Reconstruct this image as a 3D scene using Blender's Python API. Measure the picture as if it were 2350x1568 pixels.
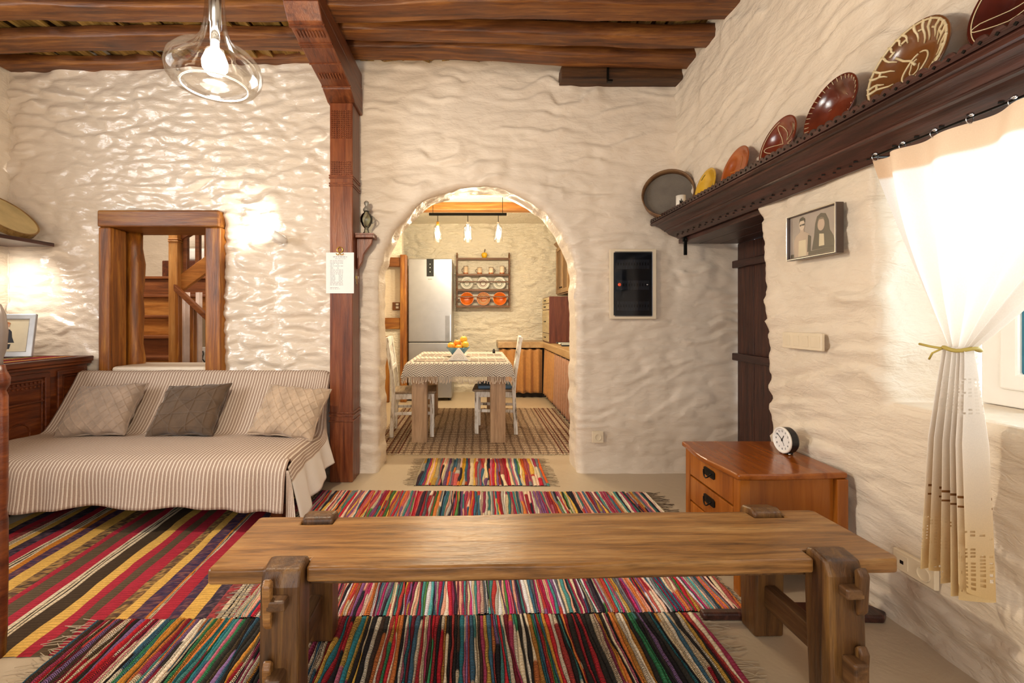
import bpy, bmesh, math, random
import numpy as np
from mathutils import Matrix, Vector, Euler

for o in list(bpy.data.objects): bpy.data.objects.remove(o)
SC = bpy.context.scene
COL = SC.collection
PI = math.pi
R = math.radians

# ------------------------------------------------------------------ camera
F = 1040.0; PX, PY, EYE = 1090.0, 728.0, 1.2      # focal length and principal point in pixels of a 2350x1568 frame
cam_d = bpy.data.cameras.new('camera'); cam = bpy.data.objects.new('camera', cam_d); COL.objects.link(cam)
cam_d.sensor_width = 36.0; cam_d.lens = 36.0*F/2350.0
cam_d.shift_x = (1175.0-PX)/2350.0; cam_d.shift_y = -(784.0-PY)/2350.0
cam_d.clip_start = 0.02
cam.location = (0, 0, EYE); cam.rotation_euler = (R(90), 0, 0)
SC.camera = cam
def at(px, py, Y): return ((px-PX)*Y/F, Y, EYE-(py-PY)*Y/F)

# ------------------------------------------------------------------ light
def lin(c): return tuple((v/12.92 if v <= .04045 else ((v+.055)/1.055)**2.4) for v in c)
def hx(s): return lin(tuple(int(s[i:i+2], 16)/255. for i in (0, 2, 4)))
W = bpy.data.worlds.new('sky'); SC.world = W; W.use_nodes = True
bg = W.node_tree.nodes['Background']; bg.inputs[0].default_value = (.90, .95, 1.0, 1); bg.inputs[1].default_value = 2.2
SC.view_settings.view_transform = 'Standard'; SC.view_settings.look = 'None'
SC.view_settings.gamma = 1.0; SC.view_settings.use_curve_mapping = False
SC.view_settings.exposure = 0.08

def area(name, loc, rot, sx, sy, power, col):
    l = bpy.data.lights.new(name, 'AREA'); l.shape = 'RECTANGLE'; l.size = sx; l.size_y = sy; l.energy = power; l.color = col
    o = bpy.data.objects.new(name, l); COL.objects.link(o); o.location = loc; o.rotation_euler = rot; return o
def point(name, loc, power, col, r=.03):
    l = bpy.data.lights.new(name, 'POINT'); l.energy = power; l.color = col; l.shadow_soft_size = r
    o = bpy.data.objects.new(name, l); COL.objects.link(o); o.location = loc; return o
WARM = (1.0, .80, .56); WARMW = (1.0, .88, .72); DAY = (.86, .94, 1.0)
area('daylight_right_window', (2.30, 1.17, 1.33), (0, R(90), 0), 1.0, 1.2, 40, DAY)
area('daylight_left_window', (-3.72, 1.30, 1.90), (0, R(-90), 0), 1.6, 1.4, 62, (.93, .97, 1.0))
area('fill_light_rear', (-.5, -1.75, 1.5), (R(90), 0, 0), 3.4, 2.2, 26, (1.0, .84, .64))  # added warm fill light, unseen behind the camera, before the rear wall opening
area('fill_light_stairs', (-3.5, 4.0, 3.0), (R(28), 0, 0), 1.4, .5, 42, (1.0, .93, .84))  # added fill light under the closed stair ceiling, aimed to brighten the risers

# ------------------------------------------------------------------ builders
def new_obj(name, me, parent=None, loc=None, rot=None):
    o = bpy.data.objects.new(name, me); COL.objects.link(o)
    if parent is not None: o.parent = parent
    if loc is not None: o.location = loc
    if rot is not None: o.rotation_euler = rot
    return o
def tag(o, label=None, cat=None, group=None, kind=None):
    if label: o['label'] = label
    if cat: o['category'] = cat
    if group: o['group'] = group
    if kind: o['kind'] = kind
    return o
def thing(name, label, cat, loc=(0, 0, 0), rz=0, group=None, rot=None):
    o = new_obj(name, None, None, loc, rot if rot else (0, 0, rz)); o.empty_display_size = .05
    return tag(o, label, cat, group)
def shift(obj_list): pass
def copy_tree(o, parent=None):
    c = o.copy(); COL.objects.link(c); c.parent = parent
    for ch in list(o.children): copy_tree(ch, c)
    return c

class MB:
    def __init__(s): s.v = []; s.f = []; s.m = Matrix.Identity(4)
    def add(s, vs, fs):
        n = len(s.v); M = s.m
        s.v += [tuple(M @ Vector(p)) for p in vs]; s.f += [tuple(i+n for i in f) for f in fs]; return s
    def xf(s, loc=(0, 0, 0), rot=(0, 0, 0), sc=(1, 1, 1)):
        s.m = Matrix.LocRotScale(Vector(loc), Euler(rot), Vector(sc)); return s
    def box(s, x0, x1, y0, y1, z0, z1):
        return s.add([(x0,y0,z0),(x1,y0,z0),(x1,y1,z0),(x0,y1,z0),(x0,y0,z1),(x1,y0,z1),(x1,y1,z1),(x0,y1,z1)],
              [(3,2,1,0),(4,5,6,7),(0,1,5,4),(1,2,6,5),(2,3,7,6),(3,0,4,7)])
    def cbox(s, c, d): return s.box(c[0]-d[0]/2, c[0]+d[0]/2, c[1]-d[1]/2, c[1]+d[1]/2, c[2]-d[2]/2, c[2]+d[2]/2)
    def prism(s, pts, ax, a0, a1):
        # pts: 2D outline, extruded along ax ('x': pts are (y,z); 'y': (x,z); 'z': (x,y))
        def p3(p, a): return (a, p[0], p[1]) if ax == 'x' else ((p[0], a, p[1]) if ax == 'y' else (p[0], p[1], a))
        n = len(pts); vs = [p3(p, a0) for p in pts]+[p3(p, a1) for p in pts]
        fs = [tuple(range(n))[::-1], tuple(range(n, 2*n))]+[(i, (i+1) % n, n+(i+1) % n, n+i) for i in range(n)]
        return s.add(vs, fs)
    def lathe(s, prof, seg=32, close=False):
        vs = []; fs = []; n = len(prof)
        for i in range(seg):
            a = 2*PI*i/seg
            for r, z in prof: vs.append((r*math.cos(a), r*math.sin(a), z))
        m = n if close else n-1
        for i in range(seg):
            j = (i+1) % seg
            for k in range(m):
                k2 = (k+1) % n
                fs.append((i*n+k, j*n+k, j*n+k2, i*n+k2))
        return s.add(vs, fs)
    def tube(s, path, r, seg=8, cap=True, closed=False):
        P = [Vector(p) for p in path]; n = len(P); rr = r if isinstance(r, (list, tuple)) else [r]*n
        vs = []; fs = []; prev = None
        for i in range(n):
            if closed: t = P[(i+1) % n]-P[i-1]
            else: t = P[min(i+1, n-1)]-P[max(i-1, 0)]
            if t.length < 1e-9: t = Vector((0, 0, 1))
            t.normalize()
            if prev is None:
                u = t.cross(Vector((0, 0, 1)))
                if u.length < .1: u = t.cross(Vector((0, 1, 0)))
            else: u = prev-t*prev.dot(t)
            if u.length < 1e-6: u = t.orthogonal()
            u.normalize(); prev = u; w = t.cross(u)
            for k in range(seg):
                a = 2*PI*k/seg; vs.append(tuple(P[i]+(u*math.cos(a)+w*math.sin(a))*rr[i]))
        for i in range(n if closed else n-1):
            j = (i+1) % n
            for k in range(seg):
                k2 = (k+1) % seg; fs.append((i*seg+k, i*seg+k2, j*seg+k2, j*seg+k))
        if cap and not closed: fs += [tuple(range(seg))[::-1], tuple(range((n-1)*seg, n*seg))]
        return s.add(vs, fs)
    def grid(s, nu, nv, fn):
        vs = [fn(i/(nu-1), j/(nv-1)) for j in range(nv) for i in range(nu)]
        fs = [(j*nu+i, j*nu+i+1, (j+1)*nu+i+1, (j+1)*nu+i) for j in range(nv-1) for i in range(nu-1)]
        return s.add(vs, fs)
    def ball(s, c, r, seg=16, rings=10):
        sx, sy, sz = (r if isinstance(r, (list, tuple)) else (r, r, r))
        vs = [(c[0], c[1], c[2]-sz)]; fs = []
        for j in range(1, rings):
            a = -PI/2+PI*j/rings
            for i in range(seg):
                b = 2*PI*i/seg; vs.append((c[0]+sx*math.cos(a)*math.cos(b), c[1]+sy*math.cos(a)*math.sin(b), c[2]+sz*math.sin(a)))
        vs.append((c[0], c[1], c[2]+sz)); top = len(vs)-1
        for i in range(seg):
            i2 = (i+1) % seg; fs.append((0, 1+i2, 1+i)); fs.append((top, top-seg+i, top-seg+i2))
        for j in range(rings-2):
            for i in range(seg):
                i2 = (i+1) % seg; a = 1+j*seg; b = a+seg; fs.append((a+i, a+i2, b+i2, b+i))
        return s.add(vs, fs)
    def ring(s, ax, d0, d1, a0, a1, b0, b1, w):
        # rectangular frame of one piece: outline a0..a1 x b0..b1, member width w, depth d0..d1 along ax
        o = [(a0, b0), (a1, b0), (a1, b1), (a0, b1)]; i = [(a0+w, b0+w), (a1-w, b0+w), (a1-w, b1-w), (a0+w, b1-w)]
        def p3(p, d): return (d, p[0], p[1]) if ax == 'x' else ((p[0], d, p[1]) if ax == 'y' else (p[0], p[1], d))
        vs = [p3(p, d0) for p in o]+[p3(p, d0) for p in i]+[p3(p, d1) for p in o]+[p3(p, d1) for p in i]; fs = []
        for k in range(4):
            n = (k+1) % 4; fs += [(k, n, 4+n, 4+k), (8+k, 12+k, 12+n, 8+n), (k, 8+k, 8+n, n), (4+k, 4+n, 12+n, 12+k)]
        return s.add(vs, fs)
    def build(s, name, mat, parent=None, smooth=False, bevel=0, keep=False, seg=2, solid=0, sub=0):
        off = Vector((0, 0, 0))
        if parent is None and not keep and s.v:
            xs, ys, zs = zip(*s.v); off = Vector(((min(xs)+max(xs))/2, (min(ys)+max(ys))/2, min(zs)))
        me = bpy.data.meshes.new(name)
        me.from_pydata([(p[0]-off.x, p[1]-off.y, p[2]-off.z) for p in s.v], [], s.f)
        bm = bmesh.new(); bm.from_mesh(me)
        if solid == 0: bmesh.ops.recalc_face_normals(bm, faces=bm.faces)
        bm.to_mesh(me); bm.free()
        if mat: me.materials.append(mat)
        if smooth: me.shade_smooth()
        o = new_obj(name, me, parent, off if parent is None else None)
        if solid: md = o.modifiers.new('s', 'SOLIDIFY'); md.thickness = solid; md.offset = 0
        if sub: md = o.modifiers.new('u', 'SUBSURF'); md.levels = sub; md.render_levels = sub
        if bevel:
            md = o.modifiers.new('b', 'BEVEL'); md.width = bevel; md.segments = seg; md.limit_method = 'ANGLE'; md.angle_limit = R(35); md.harden_normals = False
        return o
def flatshade(o, ang=40):
    me = o.data; me.shade_smooth()
    try: me.set_sharp_from_angle(angle=R(ang))
    except Exception: pass
    return o
def structure(o): o['kind'] = 'structure'; return o

# ------------------------------------------------------------------ noise (numpy)
_T = np.random.default_rng(7).random((256, 256))
def vn(x, y, s=0):
    x = np.asarray(x, float)+s*17.31; y = np.asarray(y, float)+s*9.77
    xi = np.floor(x).astype(int); yi = np.floor(y).astype(int); fx = x-xi; fy = y-yi
    fx = fx*fx*fx*(fx*(fx*6-15)+10); fy = fy*fy*fy*(fy*(fy*6-15)+10)
    g = lambda a, b: _T[a & 255, b & 255]
    return (g(xi, yi)*(1-fx)+g(xi+1, yi)*fx)*(1-fy)+(g(xi, yi+1)*(1-fx)+g(xi+1, yi+1)*fx)*fy
def fbm(x, y, s=0, o=4):
    t = 0; a = .5; n = 0
    for k in range(o): t = t+a*vn(x*2**k, y*2**k, s+k*3); n += a; a *= .5
    return t/n
def vor(x, y, s=0):
    x = np.asarray(x, float); y = np.asarray(y, float); xi = np.floor(x).astype(int); yi = np.floor(y).astype(int)
    f1 = np.full(x.shape, 9.); f2 = np.full(x.shape, 9.)
    for dx in (-1, 0, 1):
        for dy in (-1, 0, 1):
            cx = xi+dx; cy = yi+dy
            jx = _T[(cx+s*31) & 255, (cy*3+11) & 255]; jy = _T[(cx*5+57) & 255, (cy+s*13) & 255]
            d = np.hypot(cx+.15+.7*jx-x, cy+.15+.7*jy-y)
            f2 = np.minimum(f2, np.maximum(f1, d)); f1 = np.minimum(f1, d)
    return f1, f2
def relief(u, v, s=0, dune=1.0, stone=1.0, tilt=0.0):
    """hand-trowelled lime plaster over rubble: long broken ripples over lumpy stones (metres)"""
    vv = v+tilt*u
    wx = u+.16*(fbm(u*2.6, vv*4, s+1)-.5); wy = vv+.10*(fbm(u*1.7, vv*3.1, s+2)-.5)+.035*(vn(u*6.5, vv*8, s+12)-.5)
    ph = wy/.125+2.6*fbm(wx*1.5, wy*1.2, s+4, 3)+.8*vn(wx*5, wy*5, s+5)
    fr = ph-np.floor(ph); saw = np.where(fr < .87, fr/.87, (1-fr)/.13); saw = saw*saw*(3-2*saw)
    amp = np.clip(3.0*vn(wx*3.6, wy*9, s+6)-1.15, 0, 1.15)
    f1, f2 = vor(wx/.30, wy/.12, s+3)
    lump = np.clip((f2-f1)*1.7, 0, 1); lump = lump*lump*(3-2*lump)
    la = .35+1.1*np.clip(2.2*vn(wx*1.8, wy*2.6, s+14)-.6, 0, 1)
    g1, g2 = vor(wx/.16+5, wy/.06, s+7); sm = np.clip((g2-g1)*1.5, 0, 1)
    return dune*.0185*saw*amp+stone*.0085*lump*la+stone*.0045*sm+.014*(fbm(u*1.3, v*2.2, s+8, 3)-.5)+.004*(fbm(u*16, v*26, s+9, 2)-.5)

def relief_wall(name, P0, U, V, N, Lu, Lv, res, hfun, mat, hole=None, back=.28, er=.05, ragged=.0):
    nu = int(Lu/res)+1; nv = int(Lv/res)+1
    u, v = np.meshgrid(np.linspace(0, Lu, nu), np.linspace(0, Lv, nv)); u = u.ravel(); v = v.ravel()
    idx = np.arange(nu*nv).reshape(nv, nu)
    quads = np.stack([idx[:-1, :-1], idx[:-1, 1:], idx[1:, 1:], idx[1:, :-1]], -1).reshape(-1, 4)
    extra_v = np.zeros((0, 3)); extra_f = []
    P0, U, V, N = (np.array(a, float) for a in (P0, U, V, N))
    if hole is None: h = hfun(u, v); keep = quads
    else:
        rag = (lambda a, b: ragged*(fbm(a*9, b*9, 21, 2)-.5)*2) if ragged else (lambda a, b: 0)
        sdf = lambda a, b: hole(a, b)+rag(a, b)
        cu = u[quads].mean(1); cv = v[quads].mean(1)
        ok = sdf(cu, cv) > 0; keep = quads[ok]
        used = np.zeros(nu*nv, bool); used[keep.ravel()] = True
        dead = np.zeros(nu*nv, bool); dead[quads[~ok].ravel()] = True
        b = used & dead
        for _ in range(3):
            e = 1e-3; bu, bv = u[b], v[b]; d = sdf(bu, bv)
            gx = (sdf(bu+e, bv)-sdf(bu-e, bv))/(2*e); gy = (sdf(bu, bv+e)-sdf(bu, bv-e))/(2*e)
            g2 = np.maximum(gx*gx+gy*gy, .2)
            u[b] = np.clip(bu-d*gx/g2, 0, Lu); v[b] = np.clip(bv-d*gy/g2, 0, Lv)
        d = np.clip(hole(u, v), 0, er); h = hfun(u, v)-(er-np.sqrt(np.maximum(er*er-(er-d)**2, 0)))*.8
        # reveal
        cnt = {}
        for q in keep:
            for k in range(4):
                a, c = int(q[k]), int(q[(k+1) % 4]); cnt[(a, c)] = 1
        be = [(a, c) for (a, c) in cnt if (c, a) not in cnt and b[a] and b[c]]
        bv_ = sorted({i for e in be for i in e}); pos = {i: k for k, i in enumerate(bv_)}
        L = 8; bi = np.array(bv_); rows = []
        e = 1e-3; gx = (hole(u[bi]+e, v[bi])-hole(u[bi]-e, v[bi]))/(2*e); gy = (hole(u[bi], v[bi]+e)-hole(u[bi], v[bi]-e))/(2*e)
        for k in range(1, L+1):
            t = k/L; j = .020*(fbm(u[bi]*8+v[bi]*7, np.full(len(bi), t*2.2), 33, 3)-.5)
            dep = h[bi]*(1-t)-back*t
            rows.append(P0+np.outer(u[bi]+gx*j, U)+np.outer(v[bi]+gy*j, V)+np.outer(dep, N))
        n0 = nu*nv; nb = len(bv_); extra_v = np.concatenate(rows)
        for a, c in be:
            pa, pc = pos[a], pos[c]; prev = (a, c)
            for k in range(L):
                cur = (n0+k*nb+pa, n0+k*nb+pc); extra_f.append((prev[1], prev[0], cur[0], cur[1])); prev = cur
    pts = P0+np.outer(u, U)+np.outer(v, V)+np.outer(h, N)
    pts = np.concatenate([pts, extra_v]) if len(extra_v) else pts
    faces = [tuple(int(i) for i in q) for q in keep]+extra_f
    used = np.zeros(len(pts), int); 
    for f in faces:
        for i in f: used[i] = 1
    remap = np.cumsum(used)-1
    me = bpy.data.meshes.new(name); me.from_pydata(pts[used > 0].tolist(), [], [tuple(int(remap[i]) for i in f) for f in faces])
    me.materials.append(mat); me.shade_smooth()
    return structure(new_obj(name, me))

# ------------------------------------------------------------------ materials
def mat_new(name):
    m = bpy.data.materials.new(name); m.use_nodes = True; nt = m.node_tree
    return m, nt, nt.nodes['Principled BSDF']
def N_(nt, t, **k):
    n = nt.nodes.new(t)
    for a, b in k.items(): setattr(n, a, b)
    return n
def L_(nt, a, b): nt.links.new(a, b)
def ramp(nt, src, stops, interp='LINEAR'):
    r = N_(nt, 'ShaderNodeValToRGB'); cr = r.color_ramp; cr.interpolation = interp
    while len(cr.elements) < len(stops): cr.elements.new(.5)
    for e, (p, c) in zip(cr.elements, stops): e.position = p; e.color = (*c[:3], 1)
    L_(nt, src, r.inputs[0]); return r.outputs[0]
def coords(nt, scale=(1, 1, 1), rot=(0, 0, 0), kind='Object', rnd=True):
    tc = N_(nt, 'ShaderNodeTexCoord'); mp = N_(nt, 'ShaderNodeMapping')
    mp.inputs['Scale'].default_value = scale; mp.inputs['Rotation'].default_value = rot
    src = tc.outputs[kind]
    if rnd and kind == 'Object':
        oi = N_(nt, 'ShaderNodeObjectInfo'); ml = N_(nt, 'ShaderNodeMath', operation='MULTIPLY'); ml.inputs[1].default_value = 13.7
        L_(nt, oi.outputs['Random'], ml.inputs[0]); ad = N_(nt, 'ShaderNodeVectorMath', operation='ADD')
        L_(nt, src, ad.inputs[0]); L_(nt, ml.outputs[0], ad.inputs[1]); src = ad.outputs[0]
    L_(nt, src, mp.inputs[0]); return mp.outputs[0]
def noise(nt, vec, sc, det=4, rough=.55, dist=0):
    n = N_(nt, 'ShaderNodeTexNoise'); n.inputs['Scale'].default_value = sc; n.inputs['Detail'].default_value = det
    n.inputs['Roughness'].default_value = rough; n.inputs['Distortion'].default_value = dist
    if vec is not None: L_(nt, vec, n.inputs['Vector'])
    return n.outputs['Fac']
def bump(nt, b, src, st=.3, dist=.01):
    n = N_(nt, 'ShaderNodeBump'); n.inputs['Strength'].default_value = st; n.inputs['Distance'].default_value = dist
    L_(nt, src, n.inputs['Height'])
    if b.inputs['Normal'].links: L_(nt, b.inputs['Normal'].links[0].from_socket, n.inputs['Normal'])
    L_(nt, n.outputs[0], b.inputs['Normal'])
def mix(nt, fac, a, b, mode='MIX'):
    n = N_(nt, 'ShaderNodeMix', data_type='RGBA', blend_type=mode)
    if isinstance(fac, (int, float)): n.inputs[0].default_value = fac
    else: L_(nt, fac, n.inputs[0])
    for k, s in ((6, a), (7, b)):
        if isinstance(s, tuple): n.inputs[k].default_value = (*s[:3], 1)
        else: L_(nt, s, n.inputs[k])
    return n.outputs[2]
_MC = {}
def plain(name, col, rough=.5, metal=0, spec=.5, vary=.08, bmp=0, bsc=60, emit=0, sc=9, coat=0):
    if name in _MC: return _MC[name]
    m, nt, b = mat_new(name); c = hx(col) if isinstance(col, str) else col
    vec = coords(nt)
    d = tuple(x*(1-vary*2) for x in c); l = tuple(min(1, x*(1+vary)) for x in c)
    L_(nt, ramp(nt, noise(nt, vec, sc), [(.3, d), (.7, l)]), b.inputs['Base Color'])
    b.inputs['Roughness'].default_value = rough; b.inputs['Metallic'].default_value = metal; b.inputs['Specular IOR Level'].default_value = spec
    b.inputs['Coat Weight'].default_value = coat
    if bmp: bump(nt, b, noise(nt, vec, bsc, 3), bmp, .004)
    if emit: b.inputs['Emission Color'].default_value = (*c, 1); b.inputs['Emission Strength'].default_value = emit
    _MC[name] = m; return m
def wood(name, dark, mid, light, axis='x', rough=.45, sc=1.0, bmp=.25, spec=.5, crack=.35):
    if name in _MC: return _MC[name]
    m, nt, b = mat_new(name)
    st = {'x': (1.3, 16, 16), 'y': (16, 1.3, 16), 'z': (16, 16, 1.3)}[axis]
    vec = coords(nt, tuple(s*sc for s in st))
    n1 = noise(nt, vec, 1.6, 5, .6, .6)
    base = ramp(nt, n1, [(.25, hx(dark)), (.48, hx(mid)), (.75, hx(light))])
    v2 = coords(nt, tuple(s*sc*3.2 for s in st)); n2 = noise(nt, v2, 2.2, 3, .7)
    g = ramp(nt, n2, [(.32, (.35, .33, .3)), (.55, (1, 1, 1))])
    base = mix(nt, crack, base, g, 'MULTIPLY')
    big = noise(nt, coords(nt, tuple(.25*s**.5*sc for s in st)), 3, 3); base = mix(nt, .45, base, ramp(nt, big, [(.3, (.55, .52, .5)), (.62, (1.1, 1.08, 1.05))]), 'MULTIPLY')
    L_(nt, base, b.inputs['Base Color']); b.inputs['Specular IOR Level'].default_value = spec
    b.inputs['Roughness'].default_value = rough
    if bmp: bump(nt, b, n2, bmp, .004); bump(nt, b, n1, bmp*.7, .008)
    _MC[name] = m; return m
def plaster(name, col, rough=.5, spec=.4, bmp=.4, sc=1.0, gloss=None):
    m, nt, b = mat_new(name); c = hx(col)
    vec = coords(nt, rnd=False)
    v2 = coords(nt, (1, 1, 2.6), rnd=False)
    big = noise(nt, vec, 1.3*sc, 4)
    L_(nt, ramp(nt, big, [(.3, tuple(x*.90 for x in c)), (.7, tuple(min(1, x*1.04) for x in c))]), b.inputs['Base Color'])
    b.inputs['Roughness'].default_value = rough; b.inputs['Specular IOR Level'].default_value = spec
    if gloss:
        sx = N_(nt, 'ShaderNodeSeparateXYZ'); L_(nt, vec, sx.inputs[0])
        for key, v0, v1 in (('Roughness', gloss[0], rough), ('Specular IOR Level', gloss[1], spec)):
            mr = N_(nt, 'ShaderNodeMapRange'); mr.inputs[1].default_value = -1.0; mr.inputs[2].default_value = -.9; mr.inputs[3].default_value = v0; mr.inputs[4].default_value = v1
            L_(nt, sx.outputs[0], mr.inputs[0]); L_(nt, mr.outputs[0], b.inputs[key])
    bump(nt, b, noise(nt, v2, 11*sc, 4, .55, .8), bmp, .030); bump(nt, b, noise(nt, v2, 26*sc, 5, .6), bmp, .012); bump(nt, b, noise(nt, vec, 95*sc, 3), bmp*.5, .003)
    return m
def glass_thin(name, tint=(1, 1, 1), refl=.9, rough=.02):
    if name in _MC: return _MC[name]
    m, nt, b = mat_new(name); nt.nodes.remove(b); out = nt.nodes['Material Output']
    tr = N_(nt, 'ShaderNodeBsdfTransparent'); tr.inputs[0].default_value = (*tint, 1)
    gl = N_(nt, 'ShaderNodeBsdfGlossy'); gl.inputs['Roughness'].default_value = rough
    fr = N_(nt, 'ShaderNodeLayerWeight'); fr.inputs[0].default_value = .35
    ml = N_(nt, 'ShaderNodeMath', operation='MULTIPLY'); ml.inputs[1].default_value = refl; L_(nt, fr.outputs['Fresnel'], ml.inputs[0])
    mx = N_(nt, 'ShaderNodeMixShader'); L_(nt, ml.outputs[0], mx.inputs[0]); L_(nt, tr.outputs[0], mx.inputs[1]); L_(nt, gl.outputs[0], mx.inputs[2])
    L_(nt, mx.outputs[0], out.inputs[0]); _MC[name] = m; return m
def attr_mat(name, rough=.9, ribs=0, rib_axis='y', bmp=.5, warp=None, vary=.35):
    """cloth coloured by the mesh's own thread colours"""
    m, nt, b = mat_new(name); at_ = N_(nt, 'ShaderNodeAttribute'); at_.attribute_name = 'Col'; c = at_.outputs['Color']
    vec = coords(nt, rnd=False); n = noise(nt, vec, 180, 2); c = mix(nt, vary, c, ramp(nt, n, [(.3, (.45, .45, .45)), (.6, (1.15, 1.15, 1.15))]), 'MULTIPLY')
    if ribs:
        w = N_(nt, 'ShaderNodeTexWave'); w.bands_direction = rib_axis.upper(); w.inputs['Scale'].default_value = ribs; w.inputs['Distortion'].default_value = 1.2; w.inputs['Detail Scale'].default_value = 2
        L_(nt, vec, w.inputs[0])
        if warp: c = mix(nt, warp, c, ramp(nt, w.outputs['Fac'], [(.05, (.3, .27, .25)), (.35, (1, 1, 1))]), 'MULTIPLY')
        bump(nt, b, w.outputs['Fac'], bmp, .004)
        w2 = N_(nt, 'ShaderNodeTexWave'); w2.bands_direction = rib_axis.upper(); w2.inputs['Scale'].default_value = 52; w2.inputs['Distortion'].default_value = 3.5; w2.inputs['Detail Scale'].default_value = 1.5
        L_(nt, vec, w2.inputs[0]); gt = N_(nt, 'ShaderNodeMath', operation='GREATER_THAN'); gt.inputs[1].default_value = .5; L_(nt, w2.outputs['Fac'], gt.inputs[0])
        ms = N_(nt, 'ShaderNodeMath', operation='MULTIPLY'); L_(nt, gt.outputs[0], ms.inputs[0]); L_(nt, at_.outputs['Alpha'], ms.inputs[1]); c = mix(nt, ms.outputs[0], c, hx('1e1a1c'))
    bump(nt, b, n, bmp*.6, .003)
    L_(nt, c, b.inputs['Base Color']); b.inputs['Roughness'].default_value = rough; b.inputs['Specular IOR Level'].default_value = .15
    return m
def color_attr(me, cols, alpha=None):
    a = me.color_attributes.new('Col', 'FLOAT_COLOR', 'POINT')
    arr = np.ones((len(cols), 4), np.float32); arr[:, :3] = cols
    if alpha is not None: arr[:, 3] = alpha
    a.data.foreach_set('color', arr.ravel())
# ------------------------------------------------------------------ shared materials
rnd = random.Random(5)
M_WALL = plaster('lime_plaster', 'e6d6c0', .40, .4, .32)
M_WALLF = plaster('lime_plaster_glossy_left_bay', 'e4d4c0', .40, .4, .22, 1.0, (.12, 1.0))   # the bay left of the post wears old gloss paint
M_KWALL = plaster('kitchen_plaster', 'efe6d2', .5, .4, .8, 1.3)
M_FLOOR = plaster('screed_floor', 'c4b196', .34, .5, .12, .7)
M_BEAM = wood('old_beam_wood', '2c1508', '70401a', 'a86e32', 'x', .5, .8, .5)
M_LATH = wood('lath_wood', '4a3016', '94702f', 'c8a258', 'y', .6, 1.0, .5)
M_POST = wood('red_post_wood', '421a0a', '763a1a', '965830', 'z', .38, 1.0, .35)
M_POSTY = wood('red_beam_wood', '3c1a0c', '6a3518', '8a5029', 'y', .42, 1.0, .35)
M_FRAME = wood('frame_wood_upright', '542c0c', '8f5216', 'c98a34', 'z', .42, .8, .35)
M_FRAMEX = wood('frame_wood_level', '4e2a0a', '80480f', 'b07a30', 'x', .42, .8, .35)
M_DARK = wood('dark_cornice_wood', '1c0d0a', '3c2019', '5c342a', 'y', .36, 1.2, .3)
M_DARKZ = wood('dark_door_wood', '1e0f09', '43241a', '5e3524', 'z', .45, 1.2, .4)
M_CHEST = wood('chest_wood', '2c1007', '5e2a10', '82441c', 'y', .36, 1.0, .3)
M_BENCH = wood('bench_wood', '4e3014', '946634', 'bb9058', 'x', .32, .9, .45, crack=.6)
M_BENCHZ = wood('bench_leg_wood', '2e1c0c', '5e3d1e', '86602f', 'z', .4, .9, .45, crack=.5)
M_BENCHY = wood('bench_rail_wood', '33200f', '5e3f22', '82603a', 'y', .45, .9, .4)
M_CHERRY = wood('cherry_veneer', '743a0c', '9c5616', 'b87028', 'z', .24, .5, .05, crack=.12)
M_CHERRYX = wood('cherry_veneer_top', '6c340c', '904c16', 'a86224', 'y', .18, .5, .04, crack=.12)
M_OAK = wood('pale_oak', '8a6d52', 'b09070', 'c7aa8a', 'z', .45, .9, .1, crack=.2)
M_IRON = plain('black_iron', '16140f', .45, .7, bmp=.2)
M_WHITE = plain('white_plastic', 'efe9df', .35, vary=.02)
M_CREAMP = plain('cream_plastic', 'e4d3b6', .4, vary=.03)
M_BLACK = plain('black_plastic', '14161a', .3, vary=.05)
M_BRASS = plain('brass', 'c9a24a', .25, .95, vary=.05)
M_CHROME = plain('chrome', 'cfd2d6', .15, 1.0, vary=.03)

# ------------------------------------------------------------------ room shell
b = MB(); b.box(-5.2, 2.3, -1.9, 7.6, -.12, 0); structure(b.build('floor', M_FLOOR, keep=True))
AU = 3.62
def front_hole(u, v):
    arch = np.where(v < 1.46, np.abs(u-AU)-.765, np.hypot(u-AU, v-1.46)-.765)
    du = np.abs(u-(3.6-2.395))-.445; dv = np.abs(v-1.40)-.60
    rect = np.minimum(np.maximum(du, dv), 0)+np.hypot(np.maximum(du, 0), np.maximum(dv, 0))
    return np.minimum(arch, rect)
def front_h(u, v):
    left = np.clip((2.75-u)/.4, 0, 1); low = np.clip((1.15-v)/.5, 0, 1)*np.clip((u-4.3)/.3, 0, 1)
    h = relief(u, v, 0, 1.0-.55*low-.35*left, .75+1.35*left+.35*low)
    return h-.012+.035*np.clip((.14-v)/.14, 0, 1)**2
relief_wall('wall_front', (-3.6, 3.5, 0), (1, 0, 0), (0, 0, 1), (0, -1, 0), 5.75, 3.3, .0135, front_h, M_WALLF, front_hole, .29, .06, .012)
def box_sdf(u, v, u0, u1, v0, v1):
    du = np.abs(u-(u0+u1)/2)-(u1-u0)/2; dv = np.abs(v-(v0+v1)/2)-(v1-v0)/2
    return np.minimum(np.maximum(du, dv), 0)+np.hypot(np.maximum(du, 0), np.maximum(dv, 0))
def right_hole(u, v): return np.minimum(box_sdf(u, v, -1, 1.03, -1, 1.80), box_sdf(u, v, 1.74, 2.86, .865, 1.86))
def right_h(u, v): return relief(u, v, 40, 1.0, .9, -.16)-.012+.05*np.clip(v-1.0, -1, 1.0)
relief_wall('wall_right', (1.6, 3.52, 0), (0, -1, 0), (0, 0, 1), (-1, 0, 0), 5.4, 3.3, .0145, right_h, M_WALL, right_hole, .40, .035, .012)
def left_hole(u, v): return box_sdf(u, v, 2.50, 3.90, 1.10, 2.70)
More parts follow.
